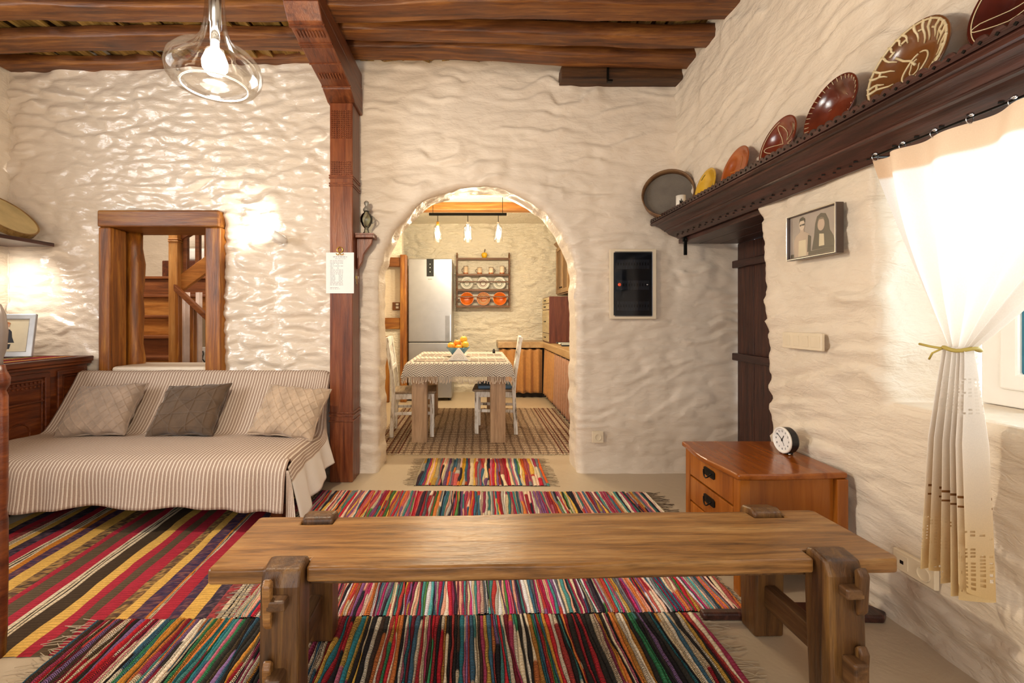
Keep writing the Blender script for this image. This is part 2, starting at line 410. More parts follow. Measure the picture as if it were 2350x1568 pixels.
relief_wall('wall_left', (-3.6, -1.9, 0), (0, 1, 0), (0, 0, 1), (1, 0, 0), 5.42, 3.3, .03, lambda u, v: relief(u, v, 70)-.012, M_WALL, left_hole, .30, .05)
b = MB(); b.box(-3.9, -2.25, -2.1, -1.9, 0, 3.3); b.box(1.25, 2.3, -2.1, -1.9, 0, 3.3); b.box(-2.25, 1.25, -2.1, -1.9, 2.65, 3.3); b.box(-2.25, 1.25, -2.1, -1.9, 0, .35)
structure(b.build('wall_rear', M_WALL, keep=True))
# kitchen and stair room shells
def flat_wall(name, P0, U, V, N, Lu, Lv, s, mat=M_KWALL, res=.03, hole=None, back=.2, amp=.7):
    return relief_wall(name, P0, U, V, N, Lu, Lv, res, lambda u, v: amp*relief(u, v, s, .6, 1.0), mat, hole, back, .03)
flat_wall('wall_kitchen_back', (-1.45, 7.25, 0), (1, 0, 0), (0, 0, 1), (0, -1, 0), 3.3, 2.85, 90, res=.016, amp=2.0)
flat_wall('wall_kitchen_right', (1.72, 7.25, 0), (0, -1, 0), (0, 0, 1), (-1, 0, 0), 3.45, 2.85, 95)
flat_wall('wall_kitchen_left', (-1.42, 3.8, 0), (0, 1, 0), (0, 0, 1), (1, 0, 0), 3.45, 2.85, 99)
flat_wall('wall_stair_back', (-5.1, 6.3, 0), (1, 0, 0), (0, 0, 1), (0, -1, 0), 3.6, 3.2, 104, M_WALL)
b = MB(); b.box(-5.2, -5.1, 3.5, 6.4, 0, 3.25); structure(b.build('wall_stair_left', M_WALL, keep=True))
b = MB(); b.box(-1.62, -1.50, 3.79, 6.4, 0, 3.25); structure(b.build('wall_stair_right', M_WALL, keep=True))
b = MB(); b.box(-5.2, -3.6, 3.5, 3.79, 0, 3.25); structure(b.build('wall_stair_front', M_WALL, keep=True))
b = MB(); b.box(-5.2, -1.46, 3.79, 6.4, 3.15, 3.25); structure(b.build('ceiling_stair', M_WALL, keep=True))
kc = MB(); kc.box(-1.5, 1.8, 3.79, 7.35, 2.69, 2.92); structure(kc.build('ceiling_kitchen', M_KWALL, keep=True))

# ceiling: split laths laid over the beams, boarded slab above
cb = MB(); cb.box(-3.9, 2.3, -2.1, 3.8, 3.29, 3.4); ceil_o = structure(cb.build('ceiling', M_LATH, keep=True))
x = -3.58; k = 0
while x < 1.6:
    w = rnd.uniform(.05, .13); g = rnd.uniform(.003, .028); z = 3.165+rnd.uniform(0, .03); tl = rnd.uniform(-.02, .02)
    lb = MB(); n = 16; vs = []; fs = []
    for i in range(n):
        y = -1.85+5.33*i/(n-1); j0 = rnd.uniform(-.010, .010); j1 = rnd.uniform(-.012, .012)
        for (xx, zz) in ((x+j0, z-tl), (x+w+j1, z+tl), (x+w+j1, z+tl+.016), (x+j0, z-tl+.016)): vs.append((xx, y, zz))
    for i in range(n-1):
        for q in range(4): fs.append((i*4+q, i*4+(q+1) % 4, i*4+4+(q+1) % 4, i*4+4+q))
    fs += [(3, 2, 1, 0), (n*4-4, n*4-3, n*4-2, n*4-1)]
    lb.add(vs, fs); lb.build('lath', M_LATH, ceil_o); x += w+g

def beam(x0, x1, y0, y1, za, zb, h, label, seed, group='pole beams across the ceiling', rough=.010):
    rr = random.Random(seed); n = 40; vs = []; fs = []; m = 12
    for i in range(n):
        t = i/(n-1); x = x0+(x1-x0)*t; z = za+(zb-za)*t
        z += .016*(float(vn(x*1.4, seed*3.1))-.5)*2; yo = .022*(float(vn(x*1.1, seed*5.3+9))-.5)*2
        w = (y1-y0)/2*(1+.12*(float(vn(x*2.1, seed+40.5))-.5)); hh = h/2*(1+.1*(float(vn(x*2.3, seed+80.5))-.5))
        for q in range(m):
            a = 2*PI*(q+.5)/m; c, s_ = math.cos(a), math.sin(a); e = .22
            px = math.copysign(abs(c)**e, c)*w; pz = math.copysign(abs(s_)**e, s_)*hh
            nz = rough*(float(vn(x*7+q*3.7, seed+q*1.9))-.5)
            vs.append((x, (y0+y1)/2+yo+px*(1+nz*4), z+h/2+pz+nz))
    for i in range(n-1):
        for q in range(m): fs.append((i*m+q, i*m+(q+1) % m, (i+1)*m+(q+1) % m, (i+1)*m+q))
    fs += [tuple(range(m))[::-1], tuple(range((n-1)*m, n*m))]
    bb = MB(); bb.add(vs, fs); o = bb.build('pole_beam', M_BEAM); flatshade(o, 50)
    return tag(o, label, 'beam', group)
LW = 'rough brown pole beam along the ceiling over the sofa, '
RW = 'rough brown pole beam along the ceiling beside the arch wall, '
beam(-3.58, -1.0, 3.40, 3.56, 3.10, 3.15, .075, LW+'touching the wall', 1)
beam(-3.58, -1.0, 3.06, 3.235, 3.07, 3.10, .08, LW+'next to the wall beam', 2)
beam(-3.58, -1.0, 2.74, 2.89, 3.07, 3.08, .085, LW+'third out from the wall', 3)
beam(-3.58, -1.0, 2.46, 2.64, 3.06, 3.07, .095, LW+'with light from the pendant on it', 4)
for i, y in enumerate((2.1, 1.75, 1.4, 1.0, .6, .2, -.25, -.7, -1.2)):
    beam(-3.58, -1.0, y, y+.16, 3.06, 3.07, .095, 'rough brown pole beam in the bay above the pendant lamp', 10+i, 'pole beams above the pendant lamp')
beam(-.98, 1.57, 3.20, 3.37, 3.12, 3.03, .085, RW+'touching the wall', 5)
beam(-.98, 1.60, 2.95, 3.085, 3.075, 3.03, .095, RW+'in the middle of three', 6)
beam(-.98, 1.62, 2.67, 2.84, 3.05, 3.045, .10, RW+'farthest out of three', 7)
for i, y in enumerate((2.36, 2.05, 1.7, 1.35, 1.0, .6, .2, -.25, -.7, -1.2)):
    beam(-.98, 1.62, y, y+.16, 3.05, 3.05, .10, 'rough brown pole beam in the bay above the bench', 30+i, 'pole beams above the bench')
t = thing('let_in_plank', 'short dark plank under the ceiling beams, let into the white wall', 'plank', (1.11, 3.46, 2.985))
b = MB(); b.box(-.462, .462, -.06, .06, 0, .10); b.build('board', wood('dark_plank', '241406', '4a2c10', '6a421c', 'x', .6), t, bevel=.006)
b = MB(); b.box(-.122, -.108, -.075, -.062, -.02, .12); b.box(-.122, -.085, -.09, -.062, -.03, -.015); b.build('iron_hook', M_IRON, t)

# main beam + corbel + post
t = thing('main_ceiling_beam', 'heavy reddish main beam carrying the ceiling poles above the post', 'beam', (-.972, 3.4, 2.96))
b = MB(); b.box(-.10, .10, -5.3, .10, 0, .115); b.build('timber', M_POSTY, t, bevel=.008)
t = thing('wooden_post', 'carved reddish-brown wooden post with bracket capital in front of white wall', 'post', (-.970, 3.385, 0))
b = MB(); b.box(-.083, .083, -.10, .10, 0, 2.755); b.build('shaft', M_POST, t, bevel=.006)
prof = [(.12, 2.755), (-.10, 2.755), (-.205, 2.80), (-.205, 2.812), (-.80, 2.885), (-.868, 2.96), (.12, 2.96)]
b = MB(); b.prism(prof, 'x', -.10, .10); cap = b.build('bracket_capital', M_POSTY, t, bevel=.007)
b = MB()
for yc in (-.71, -.33):
    for i in range(9):
        x = -.075+.0188*i; z = 2.812+(yc+.205)/(-.595)*.073
        b.xf((x, yc, z-.002), (R(-7), 0, 0)); b.cbox((0, 0, 0), (.009, .055, .010))
b.xf()
for yc in (-.60, -.615, -.63, -.765, -.775, -.45, -.215):
    z = 2.812+(yc+.205)/(-.595)*.073; b.box(-.102, .102, yc-.003, yc+.003, z-.006, z+.01)
tag(b.build('carved_flutes', M_POSTY, cap), kind='stuff')
b = MB()
for z0, rows in ((2.50, 14), (2.235, 7)):
    for r in range(rows):
        for i in range(9):
            b.cbox((-.067+.0168*i, -.101, z0+r*.0148), (.0105, .014, .0080))
tag(b.build('carved_notch_rows', M_POST, t), kind='stuff')
for z in (2.222, 2.205, 2.165, 2.148, .50, .478, .44):
    b = MB(); b.box(-.089, .089, -.106, .106, z, z+.010); b.build('ring_moulding', M_POST, t, bevel=.003)

# ------------------------------------------------------------------ framed opening to the stair room
t = thing('opening_frame', 'orange-brown timber frame around the wall opening to the stairs', 'frame', (-2.4, 3.5, .78))
def jb(name, x0, x1, y0, y1, z0, z1, m, rot=0):
    b = MB(); b.box(x0+2.4, x1+2.4, y0-3.5, y1-3.5, z0-.78, z1-.78); return b.build(name, m, t, bevel=.012)
jb('lintel', -2.862, -1.94, 3.43, 3.80, 1.885, 2.012, M_FRAMEX)
jb('jamb', -2.862, -2.775, 3.44, 3.615, .76, 1.885, M_FRAME)
jb('jamb', -2.052, -1.935, 3.44, 3.60, .755, 1.885, M_FRAME)
b = MB(); rr = random.Random(3)
pts = [(-.375+.008*math.sin(i*1.3), .20+.006*math.cos(i*1.7), -.06+i*.13) for i in range(10)]
b.tube(pts, [.062+.006*math.sin(i*2.1) for i in range(10)], 12); b.build('inner_log_post', M_FRAME, t, smooth=True)
b = MB(); b.box(-2.77, -2.05, 3.45, 3.80, .74, .822); sl = b.build('trim_1', M_WALL, bevel=.02); structure(sl)

# ------------------------------------------------------------------ door recess on the right
t = thing('plank_door', 'dark brown plank door deep in the recess behind the bedside chest', 'door', (2.02, 2.98, 0))
for i in range(5):
    b = MB(); b.box(.0, .045, -.53+i*.208, -.53+i*.208+.204, .01, 1.763); b.build('plank', M_DARKZ, t, bevel=.004)
for z in (1.575, .87):
    b = MB(); b.box(-.045, .001, -.50, .505, z, z+.055); b.build('batten', M_DARK, t, bevel=.006)
t = thing('recess_head_lining', 'dark wood planks lining the head of the door recess', 'lintel', (1.8, 2.98, 1.764))
for i in range(3):
    b = MB(); b.box(-.235+i*.157, -.235+i*.157+.153, -.50, .505, 0, .035); b.build('plank', M_DARK, t, bevel=.004)
t = thing('iron_latch', 'small black iron latch hanging under the left end of the cornice', 'latch', (1.56, 3.36, 1.66))
b = MB(); b.box(-.012, .012, -.006, .006, 0, .14); b.box(-.02, .02, -.008, .008, .10, .13); b.build('bar', M_IRON, t, bevel=.003)
b = MB(); b.xf((0, -.01, .115), (R(90), 0, 0)); b.lathe([(.0, .012), (.010, .010), (.012, 0), (0, 0)], 12); b.build('bolt', M_IRON, t)

# ------------------------------------------------------------------ window on the right
def window(name, X, y0, y1, z0, z1, s):
    fr = MB(); w = .075
    fr.ring('x', X-.03, X+.04, y0, y1, z0, z1, w)
    root = structure(fr.build(name, M_WHITE, keep=True, bevel=.006))
    ym = (y0+y1)/2
    for a, c in ((y0+w, ym), (ym, y1-w)):
        b = MB(); v = .06; q0, q1 = z0+w-.01, z1-w+.01
        b.ring('x', X-.05, X+.01, a, c, q0, q1, v)
        b.build('sash', M_WHITE, root, bevel=.008)
        b = MB(); g = .012; a2, c2, p0, p1 = a+v, c-v, q0+v, q1-v
        b.ring('x', X-.035, X-.005, a2, c2, p0, p1, g)
        b.build('gasket', plain('teal_gasket', '2c6f84', .4), root)
        b = MB(); b.box(X-.022, X-.016, a2, c2, p0, p1); b.build('pane', glass_thin('window_glass', (.96, .99, 1), .6), root)
    return root
window('window_1', 1.99, .62, 1.755, .87, 1.86, 1)
b = MB(); b.box(1.630, 2.02, .62, 1.775, .835, .868); structure(b.build('trim_2', M_WALL, keep=True, bevel=.012))
# ------------------------------------------------------------------ long bench
t = thing('long_bench', 'long rustic wooden bench with wedged through-tenon legs standing on the rag rugs', 'bench', (.255, 1.55, .022), R(1.9))
bl, bw, zt = 1.075, .177, .43
def bench_outline():
    pts = []; n = 24
    def nz(x, s): return .004*math.sin(x*5+s)+.003*math.sin(x*13+s*2)
    notch = [(-.885, -.765), (.79, .915)]
    # front edge left to right with leg notches, then back edge right to left
    def edge(y, sgn):
        xs = [-bl+.03]
        for a, c in notch: xs += [('n', a, c)]
        out = [(-bl+.02, y+sgn*-.006)]; cur = -bl+.03
        for a, c in notch:
            m = max(2, int((a-cur)/.12))
            for i in range(m+1): xx = cur+(a-cur)*i/m; out.append((xx, y+nz(xx, sgn)))
            out += [(a+.004, y-sgn*.062), (c-.004, y-sgn*.062)]; cur = c
        m = 3
        for i in range(m+1): xx = cur+(bl-.03-cur)*i/m; out.append((xx, y+nz(xx, sgn)))
        out.append((bl-.012, y-sgn*.012))
        return out
    f = edge(-bw, -1); bk = edge(bw, 1)
    return f+bk[::-1]
b = MB(); b.prism(bench_outline(), 'z', zt-.046, zt); b.build('seat_board', M_BENCH, t, bevel=.012, seg=3)
b = MB(); b.box(-.80, .82, -.115, -.075, zt-.085, zt-.047); b.build('under_rail', M_BENCHY, t, bevel=.006)
b = MB(); b.box(-.80, .82, .075, .115, zt-.085, zt-.047); b.build('under_rail', M_BENCHY, t, bevel=.006)
for sx, (xa, xb) in enumerate(((-.885, -.765), (.79, .915))):
    xm = (xa+xb)/2
    for sy in (-1, 1):
        b = MB(); w = .056; zf = -.022 if sx else -.002
        prof = [(sy*.126, zt+.014), (sy*.150, zt+.022), (sy*.205, zt+.012), (sy*.222, .40), (sy*(.235 if sy < 0 else .205), zf), (sy*(.140 if sy < 0 else .118), zf), (sy*(.120 if sy < 0 else .112), .33)]
        b.prism(prof, 'x', xm-w, xm+w); b.build('leg', M_BENCHZ, t, bevel=.010, seg=3)
    for z, in ((.365,), (.135,)):
        b = MB(); b.box(xm-.022, xm+.022, -.275, .255, z-.040, z+.040) if z < .2 else b.box(xm-.028, xm+.028, -.255, .245, z-.016, z+.016)
        rail = b.build('cross_rail', M_BENCHY, t, bevel=.006)
        b = MB(); b.prism([(-.236, z-.075), (-.252, z-.055), (-.258, z+.055), (-.244, z+.075), (-.228, z+.06)], 'x', xm-.036 if sx == 0 else xm+.012, xm-.012 if sx == 0 else xm+.040)
        b.build('wedge_key', M_BENCHZ if sx else M_BENCH, rail, bevel=.006)

# ------------------------------------------------------------------ bedside chest of drawers + clock
t = thing('bedside_chest', 'glossy cherry-wood bedside chest with three drawers beside the right wall', 'nightstand', (1.362, 2.19, 0))
def ogee(n=10):
    # top outline: bowed front (towards -x) and bowed near side
    pts = []
    for i in range(n+1): s = i/n; pts.append((-.245-.028*math.sin(PI*s)**2+.012*math.sin(2*PI*s)*0, -.262+.524*s))
    for i in range(1, n+1): pts.append((-.245+.49*i/n, .262))
    for i in range(1, 2): pts.append((.245, -.240))
    for i in range(1, n): s = i/n; pts.append((.245-.49*s, -.24-.022*math.sin(PI*s*.5)**2-.010*math.sin(PI*s)))
    return pts
b = MB(); b.prism(ogee(), 'z', .503, .530); b.build('top', M_CHERRYX, t, bevel=.009, seg=3)
for (px, py) in ((-.205, -.225), (-.205, .225), (.215, -.225), (.215, .225)):
    b = MB(); b.prism([(px-.024, py-.024), (px+.024, py-.024), (px+.024, py+.024), (px-.024, py+.024)], 'z', 0, .503); b.build('leg', M_CHERRY, t, bevel=.004)
for py in (-.218, .218):
    b = MB(); b.box(-.18, .19, py-.008, py+.008, .085, .503); b.build('side_panel', M_CHERRY, t)
b = MB(); b.box(.195, .215, -.20, .20, .085, .503); b.build('back_panel', M_CHERRY, t)
b = MB(); b.box(-.205, .19, -.20, .20, .085, .10); b.build('bottom_panel', M_CHERRY, t)
for z0, z1 in ((.372, .498), (.240, .364), (.108, .232)):
    b = MB(); b.box(-.228, -.205, -.198, .198, z0, z1); d = b.build('drawer', M_CHERRY, t, bevel=.004)
    zc = (z0+z1)/2+.012
    b = MB(); b.prism([(-.052, zc-.012), (-.040, zc-.020), (.040, zc-.020), (.052, zc-.012), (.052, zc+.014), (.038, zc+.020), (-.038, zc+.020), (-.052, zc+.014)], 'x', -.232, -.229)
    h = b.build('back_plate', M_IRON, d, bevel=.001)
    b = MB(); b.tube([(-.240-.010*math.sin(PI*i/10), -.036+.072*i/10, zc+.006-.028*math.sin(PI*i/10)) for i in range(11)], .0035, 6)
    b.build('bail_handle', M_IRON, d, smooth=True)

def text_mesh(s, size, M, mat, name, parent, ext=.0004):
    cu = bpy.data.curves.new('txt', 'FONT'); cu.body = s; cu.size = size; cu.align_x = 'CENTER'; cu.align_y = 'CENTER'; cu.extrude = ext
    o = bpy.data.objects.new('txt', cu); COL.objects.link(o); bpy.context.view_layer.update()
    dg = bpy.context.evaluated_depsgraph_get(); me = bpy.data.meshes.new_from_object(o.evaluated_get(dg))
    bpy.data.objects.remove(o); me.transform(M); me.materials.clear(); me.materials.append(mat)
    return new_obj(name, me, parent)
# clock: built facing -Y, then turned to face -X
t = thing('alarm_clock', 'round black alarm clock with white dial on the bedside chest', 'clock', (1.53, 2.225, .531), R(-88))
cz = .066
b = MB(); b.xf((0, 0, cz), (R(90), 0, 0)); b.lathe([(0, -.022), (.056, -.022), (.062, -.014), (.063, .020), (0, .020)], 40); b.build('case', M_BLACK, t, smooth=False); 
b = MB(); b.xf((0, 0, cz), (R(90), 0, 0)); b.lathe([(.0535, .019), (.0635, .019), (.0635, .026), (.058, .029), (.0535, .024)], 40, True); b.build('bezel', M_WHITE, t, smooth=True)
b = MB(); b.xf((0, 0, cz), (R(90), 0, 0)); b.lathe([(0, .0215), (.0545, .0215), (.0545, .0205), (0, .0205)], 40); dial = b.build('dial', plain('dial_white', 'e9e6e2', .5, vary=.01), t)
for h in range(1, 13):
    a = PI/2-2*PI*h/12; M = Matrix.Translation((.043*math.cos(a), -.0222, cz+.043*math.sin(a))) @ Matrix.Rotation(R(90), 4, 'X')
    text_mesh(str(h), .0135, M, M_BLACK, 'numeral', dial)
def hand(ang, L, w, name):
    b = MB(); b.xf((0, -.0235, cz), (0, R(ang), 0)); b.box(-w, w, -.0006, .0006, -.008, L); b.build(name, M_BLACK, t)
hand(27, .026, .0016, 'hour_hand'); hand(-52, .040, .0012, 'minute_hand'); hand(150, .030, .0005, 'second_hand')
b = MB(); b.xf((0, -.024, cz), (R(90), 0, 0)); b.lathe([(0, .002), (.003, .002), (.003, -.002), (0, -.002)], 12); b.build('hub', M_BLACK, t)
for sx in (-1, 1):
    b = MB(); b.ball((sx*.030, -.008, .005), (.007, .007, .0055), 10, 6); b.build('foot', M_CHROME, t, smooth=True)
b = MB(); b.box(-.02, .02, .0, .018, 0, .010); b.build('base_block', M_BLACK, t)

# ------------------------------------------------------------------ floor log strip
b = MB(); b.prism([(.90, 1.787), (1.20, 1.787), (1.60, 1.770), (1.635, 1.80), (1.60, 1.862), (1.14, 1.868), (1.125, 1.826), (.90, 1.822)], 'z', 0, .030)
o = b.build('floor_timber', M_DARK, bevel=.008); tag(o, 'dark worn timber strip on the floor running to the right wall', 'timber')

# ------------------------------------------------------------------ rugs
def rag_rug(name, label, x0, x1, y0, y1, z0, seed, pal, sw=(.008, .020), th=.010, rz=0, ny=44, stripes=None, black=.3, fringe=(1, 1), fr_len=.07, wob=.010, mat=None, fcol='8a7a66', group=None, amp=1.0, tilt=0, fr_right=None):
    rr = random.Random(seed); nr = np.random.default_rng(seed)
    xm, ym = (x0+x1)/2, (y0+y1)/2; t = thing(name, label, 'rug', (xm, ym, z0), rz, group, (0, tilt, rz))
    L, Wd = x1-x0, y1-y0; ys = np.linspace(-Wd/2, Wd/2, ny)
    if stripes: bnd = [s[0]-xm for s in stripes]+[x1-xm]; cols = [s[1] for s in stripes]
    else:
        bnd = [-L/2]
        while bnd[-1] < L/2: bnd.append(bnd[-1]+rr.uniform(*sw)*(1 if rr.random() < .8 else 1.5))
        cols = [None]*(len(bnd)-1)
    V = []; Fc = []; C = []; A = []
    def wobble(k): 
        if k == 0 or k == len(bnd)-1: return (vn(ys*7, np.full(ny, k*.1), seed)-.5)*.012
        return (vn(ys*5+k*.35, np.full(ny, k*.21), seed)-.5)*wob*2+(vn(ys*16, np.full(ny, k*1.3), seed+4)-.5)*wob*.6
    W_ = [wobble(k) for k in range(len(bnd))]
    endw = (vn(np.array(bnd)*30, np.zeros(len(bnd)), seed+8)-.5)*.014
    for k in range(len(bnd)-1):
        a = bnd[k]+W_[k]; c = bnd[k+1]+W_[k+1]; hgt = th*(.75+.5*rr.random()*amp)
        lump = (vn(ys*45, np.full(ny, k*3.3), seed+5)-.5)*.004*amp
        yk = ys.copy(); yk[0] += endw[k]; yk[-1] += endw[k+1]
        base = len(V)
        for (tx, hz) in ((0, .35), (.22, .9), (.5, 1.0), (.78, .9), (1, .35)):
            xx = a+(c-a)*tx; zz = hgt*hz+lump*(hz > .5)
            zz = np.where((np.arange(ny) == 0) | (np.arange(ny) == ny-1), zz*.5, zz)
            V += list(zip(xx.tolist(), yk.tolist(), np.maximum(zz, .001).tolist()))
        for q in range(4):
            for j in range(ny-1):
                i0 = base+q*ny+j; Fc.append((i0, i0+ny, i0+ny+1, i0+1))
        # skirt to the floor at both ends
        if cols[k] is None:
            col = np.zeros((ny, 3)); stc = np.zeros(ny); cuts = sorted([0]+[rr.randrange(ny) for _ in range(rr.choice([0, 0, 1, 2]))]+[ny])
            for u, v in zip(cuts[:-1], cuts[1:]):
                cc = np.array(hx(rr.choice(pal))); col[u:v] = cc
                if rr.random() < black: stc[u:v] = rr.uniform(.45, 1)
            cstrip = np.tile(col, (5, 1)); A.append(np.tile(stc, 5))
        else:
            spec = cols[k]
            col = np.zeros((ny*5, 3))
            if isinstance(spec, str): col[:] = np.array(hx(spec))
            else:
                base_c = np.array([hx(q) for q in spec]); col = base_c[nr.integers(0, len(base_c), ny*5)]
            cstrip = col; A.append(np.zeros(ny*5))
        C.append(cstrip*(.88+.24*nr.random((len(cstrip), 1))))
    n0 = len(V); hw = L/2-.004; hy = Wd/2-.004
    V += [(-hw, -hy, 0), (hw, -hy, 0), (hw, hy, 0), (-hw, hy, 0), (-hw, -hy, th*.3), (hw, -hy, th*.3), (hw, hy, th*.3), (-hw, hy, th*.3)]
    Fc += [(n0+3, n0+2, n0+1, n0), (n0, n0+1, n0+5, n0+4), (n0+1, n0+2, n0+6, n0+5), (n0+2, n0+3, n0+7, n0+6), (n0+3, n0, n0+4, n0+7)]
    C.append(np.tile(np.array(hx('2a2420')), (8, 1))); A.append(np.zeros(8))
    me = bpy.data.meshes.new(name); me.from_pydata(V, [], Fc); color_attr(me, np.concatenate(C), np.concatenate(A)); me.materials.append(mat or M_RAG); me.shade_smooth()
    new_obj('weave', me, t)
    for sd, on in ((-1, fringe[0]), (1, fringe[1])):
        if not on: continue
        b = MB(); n = int(Wd/.011)
        for i in range(n):
            y = -Wd/2+Wd*(i+.5)/n; ln = (fr_right if fr_right and sd > 0 else fr_len)*rr.uniform(.4, 1.15); dy = rr.uniform(-.03, .03); dz = rr.uniform(.002, .010)
            e = sd*(L/2); b.tube([(e-sd*.006, y, .005), (e+sd*ln*.5, y+dy*.3+rr.uniform(-.006, .006), dz), (e+sd*ln, y+dy, .002)], .0014, 4)
        tag(b.build('fringe', plain('fringe_'+fcol, fcol, .9, spec=.1), t), kind='stuff')
    return t
M_RAG = attr_mat('rag_weave', .92, 22, 'y', .45, .25)
M_KILIM = attr_mat('kilim_weave', .9, 20, 'y', .35, .32, .3)
PB = ['bb403a', 'd87c3e', 'dfb050', 'e6d2b0', 'ecdfca', 'a03a58', 'c86a80', '4c8c88', '426a82', '2c2c38', '7a7a80', '5a8a4a', 'd8c4a0', 'c8605a', 'e8a890', '8a5a8a', 'b8b0a4', 'c22a3c', 'f0c6b0', '3a2c38']
rag_rug('rag_rug', 'small rag rug with bright orange and red strips in the archway', -.435, .525, 3.215, 3.83, .001, 11, PB+['e8b02a', 'e2642c', 'f0d8b0', 'ecd2a0', 'd8c8a8'], (.010, .020), .011, R(-.5), 34, black=.25, fringe=(1, 1), fr_len=.08, fcol='9c8a70')
rag_rug('rag_rug', 'long multicoloured rag rug between the archway rug and the bench', -1.05, 1.16, 2.50, 3.10, .0045, 12, PB, (.006, .014), .011, R(-.3), 34, black=.35, fr_len=.055, fr_right=.10, fcol='6c5c4c', tilt=R(.18))
rag_rug('rag_rug', 'rag rug with pink, white and teal strips lying behind the bench legs', -.965, 1.09, 1.815, 2.435, .0045, 13, PB+['d03878', 'e8e6e6', 'dcd8e0', '5aa8a8', '8a3050', 'b02850'], (.005, .011), .011, R(1.5), 40, black=.45, fr_len=.09, fcol='8c8478', tilt=R(.19), fr_right=.030)
rag_rug('rag_rug', 'dark-stitched rag rug with red and teal strips under the front of the bench', -1.46, .885, 1.175, 1.803, .0055, 14, PB[:9]+['c22a34', 'a81c28', '2f7a86', 'e4cfb0', 'efe0c8', '3a8a5c', '7a1c2c', 'e8cdb0', '5c4a30', 'c98a3a', '8a6a9a', '2c2824', '241f20', 'e6d4b8', '33302c', 'dcc8a8', '1f1c20', '4a3428'], (.006, .014), .013, R(1.5), 52, black=.75, fr_len=.10, fcol='b8a68c', tilt=R(.21))
Y_, R_, O_, D_, P_, CR = 'd9aa55', 'a82c3a', '5e4c38', ('3c3040', '4c3c44', '2e2c38', '6a5058'), ('5a3848', '3c2c48', '7a5050', '463a50'), ('d8c4a4', 'cdb896', '2c2420', 'd8c4a4', 'd8c4a4')
MXB = ('7a5a3c', 'a07848', '4a3a2c', 'b08a50', '5c4438'); RM = ('9c3a40', '6a3a3c', '8a4a40', 'b04a4c')
ks = [(-2.66, Y_), (-2.60, D_), (-2.545, R_), (-2.50, RM), (-2.46, CR), (-2.43, Y_), (-2.39, D_), (-2.325, R_), (-2.27, CR), (-2.225, 'c47a2c'), (-2.19, P_), (-2.135, Y_), (-2.06, MXB), (-2.0, R_), (-1.967, O_), (-1.898, R_),
      (-1.850, CR), (-1.79, '463626'), (-1.715, Y_), (-1.66, R_), (-1.612, O_), (-1.565, R_), (-1.50, MXB), (-1.456, Y_), (-1.412, P_), (-1.347, 'c8782a'), (-1.334, CR), (-1.32, R_), (-1.255, P_), (-1.212, Y_), (-1.147, D_), (-1.104, RM), (-1.066, CR), (-1.012, R_)]
ks2 = []
for i, (x, s_) in enumerate(ks):
    xe = ks[i+1][0] if i+1 < len(ks) else -.955
    if s_ is CR:
        w = xe-x; ks2 += [(x, 'd8c4a4'), (x+w*.30, '2c2420'), (x+w*.37, 'd3bf9d'), (x+w*.62, '2c2420'), (x+w*.70, 'd8c4a4')]
    else: ks2.append((x, s_))
rag_rug('striped_kilim', 'flat-woven kilim with yellow, red and brown stripes in front of the sofa', -2.66, -.955, 1.585, 3.05, .001, 15, None, th=.005, rz=R(4.0), ny=170, stripes=ks2, fringe=(0, 0), wob=.008, mat=M_KILIM, amp=.3)

# ------------------------------------------------------------------ sofa, throw, cushions
t = thing('sofa_bed', 'low sofa bed covered by a striped throw against the left wall', 'sofa', (-1.99, 3.0, .007))
b = MB(); b.box(-.90, .90, -.36, .38, .10, .27); b.build('base', plain('dark_base', '1a1210', .6), t, bevel=.01)
b = MB(); b.box(-.92, .92, -.49, .12, .27, .395); b.build('seat_mattress', plain('mattress_grey', '8f8378', .9), t, bevel=.045, seg=4)
b = MB(); b.xf((0, .20, .36), (R(-27), 0, 0)); b.box(-.92, .92, -.02, .045, 0, .40); b.build('back_mattress', plain('mattress_grey', '8f8378', .9), t, bevel=.03, seg=4)
for sx in (-.82, .84):
    for sy in (-.33, .33):
        b = MB(); b.prism([(sy-.04, 0), (sy+.04, 0), (sy+.055, .12), (sy-.055, .12)], 'x', sx-.035, sx+.035); b.build('leg', M_CHEST, t, bevel=.006)
m, nt, bs = mat_new('striped_throw_cloth')
tc = N_(nt, 'ShaderNodeUVMap'); sep = N_(nt, 'ShaderNodeSeparateXYZ'); L_(nt, tc.outputs[0], sep.inputs[0])
nx = noise(nt, coords(nt, (1, 1, 1), rnd=False), 9, 2)
md = N_(nt, 'ShaderNodeMath', operation='MULTIPLY'); md.inputs[1].default_value = 1/.0205; L_(nt, sep.outputs[0], md.inputs[0])
ad = N_(nt, 'ShaderNodeMath', operation='MULTIPLY_ADD'); ad.inputs[1].default_value = .22; L_(nt, nx, ad.inputs[0]); L_(nt, md.outputs[0], ad.inputs[2])
frc = N_(nt, 'ShaderNodeMath', operation='FRACT'); L_(nt, ad.outputs[0], frc.inputs[0])
cA, cB, cC = hx('dccdbb'), hx('957b6b'), hx('ab9483')
st = ramp(nt, frc.outputs[0], [(0, cB), (.36, cC), (.56, cB), (.62, cA), (.70, cA), (.76, hx('c2b09f')), (.84, cA), (.97, cA), (1, cB)])
fine = noise(nt, coords(nt, (220, 220, 160), rnd=False), 1, 2); st = mix(nt, .35, st, ramp(nt, fine, [(.3, (.62, .6, .58)), (.65, (1.08, 1.07, 1.05))]), 'MULTIPLY')
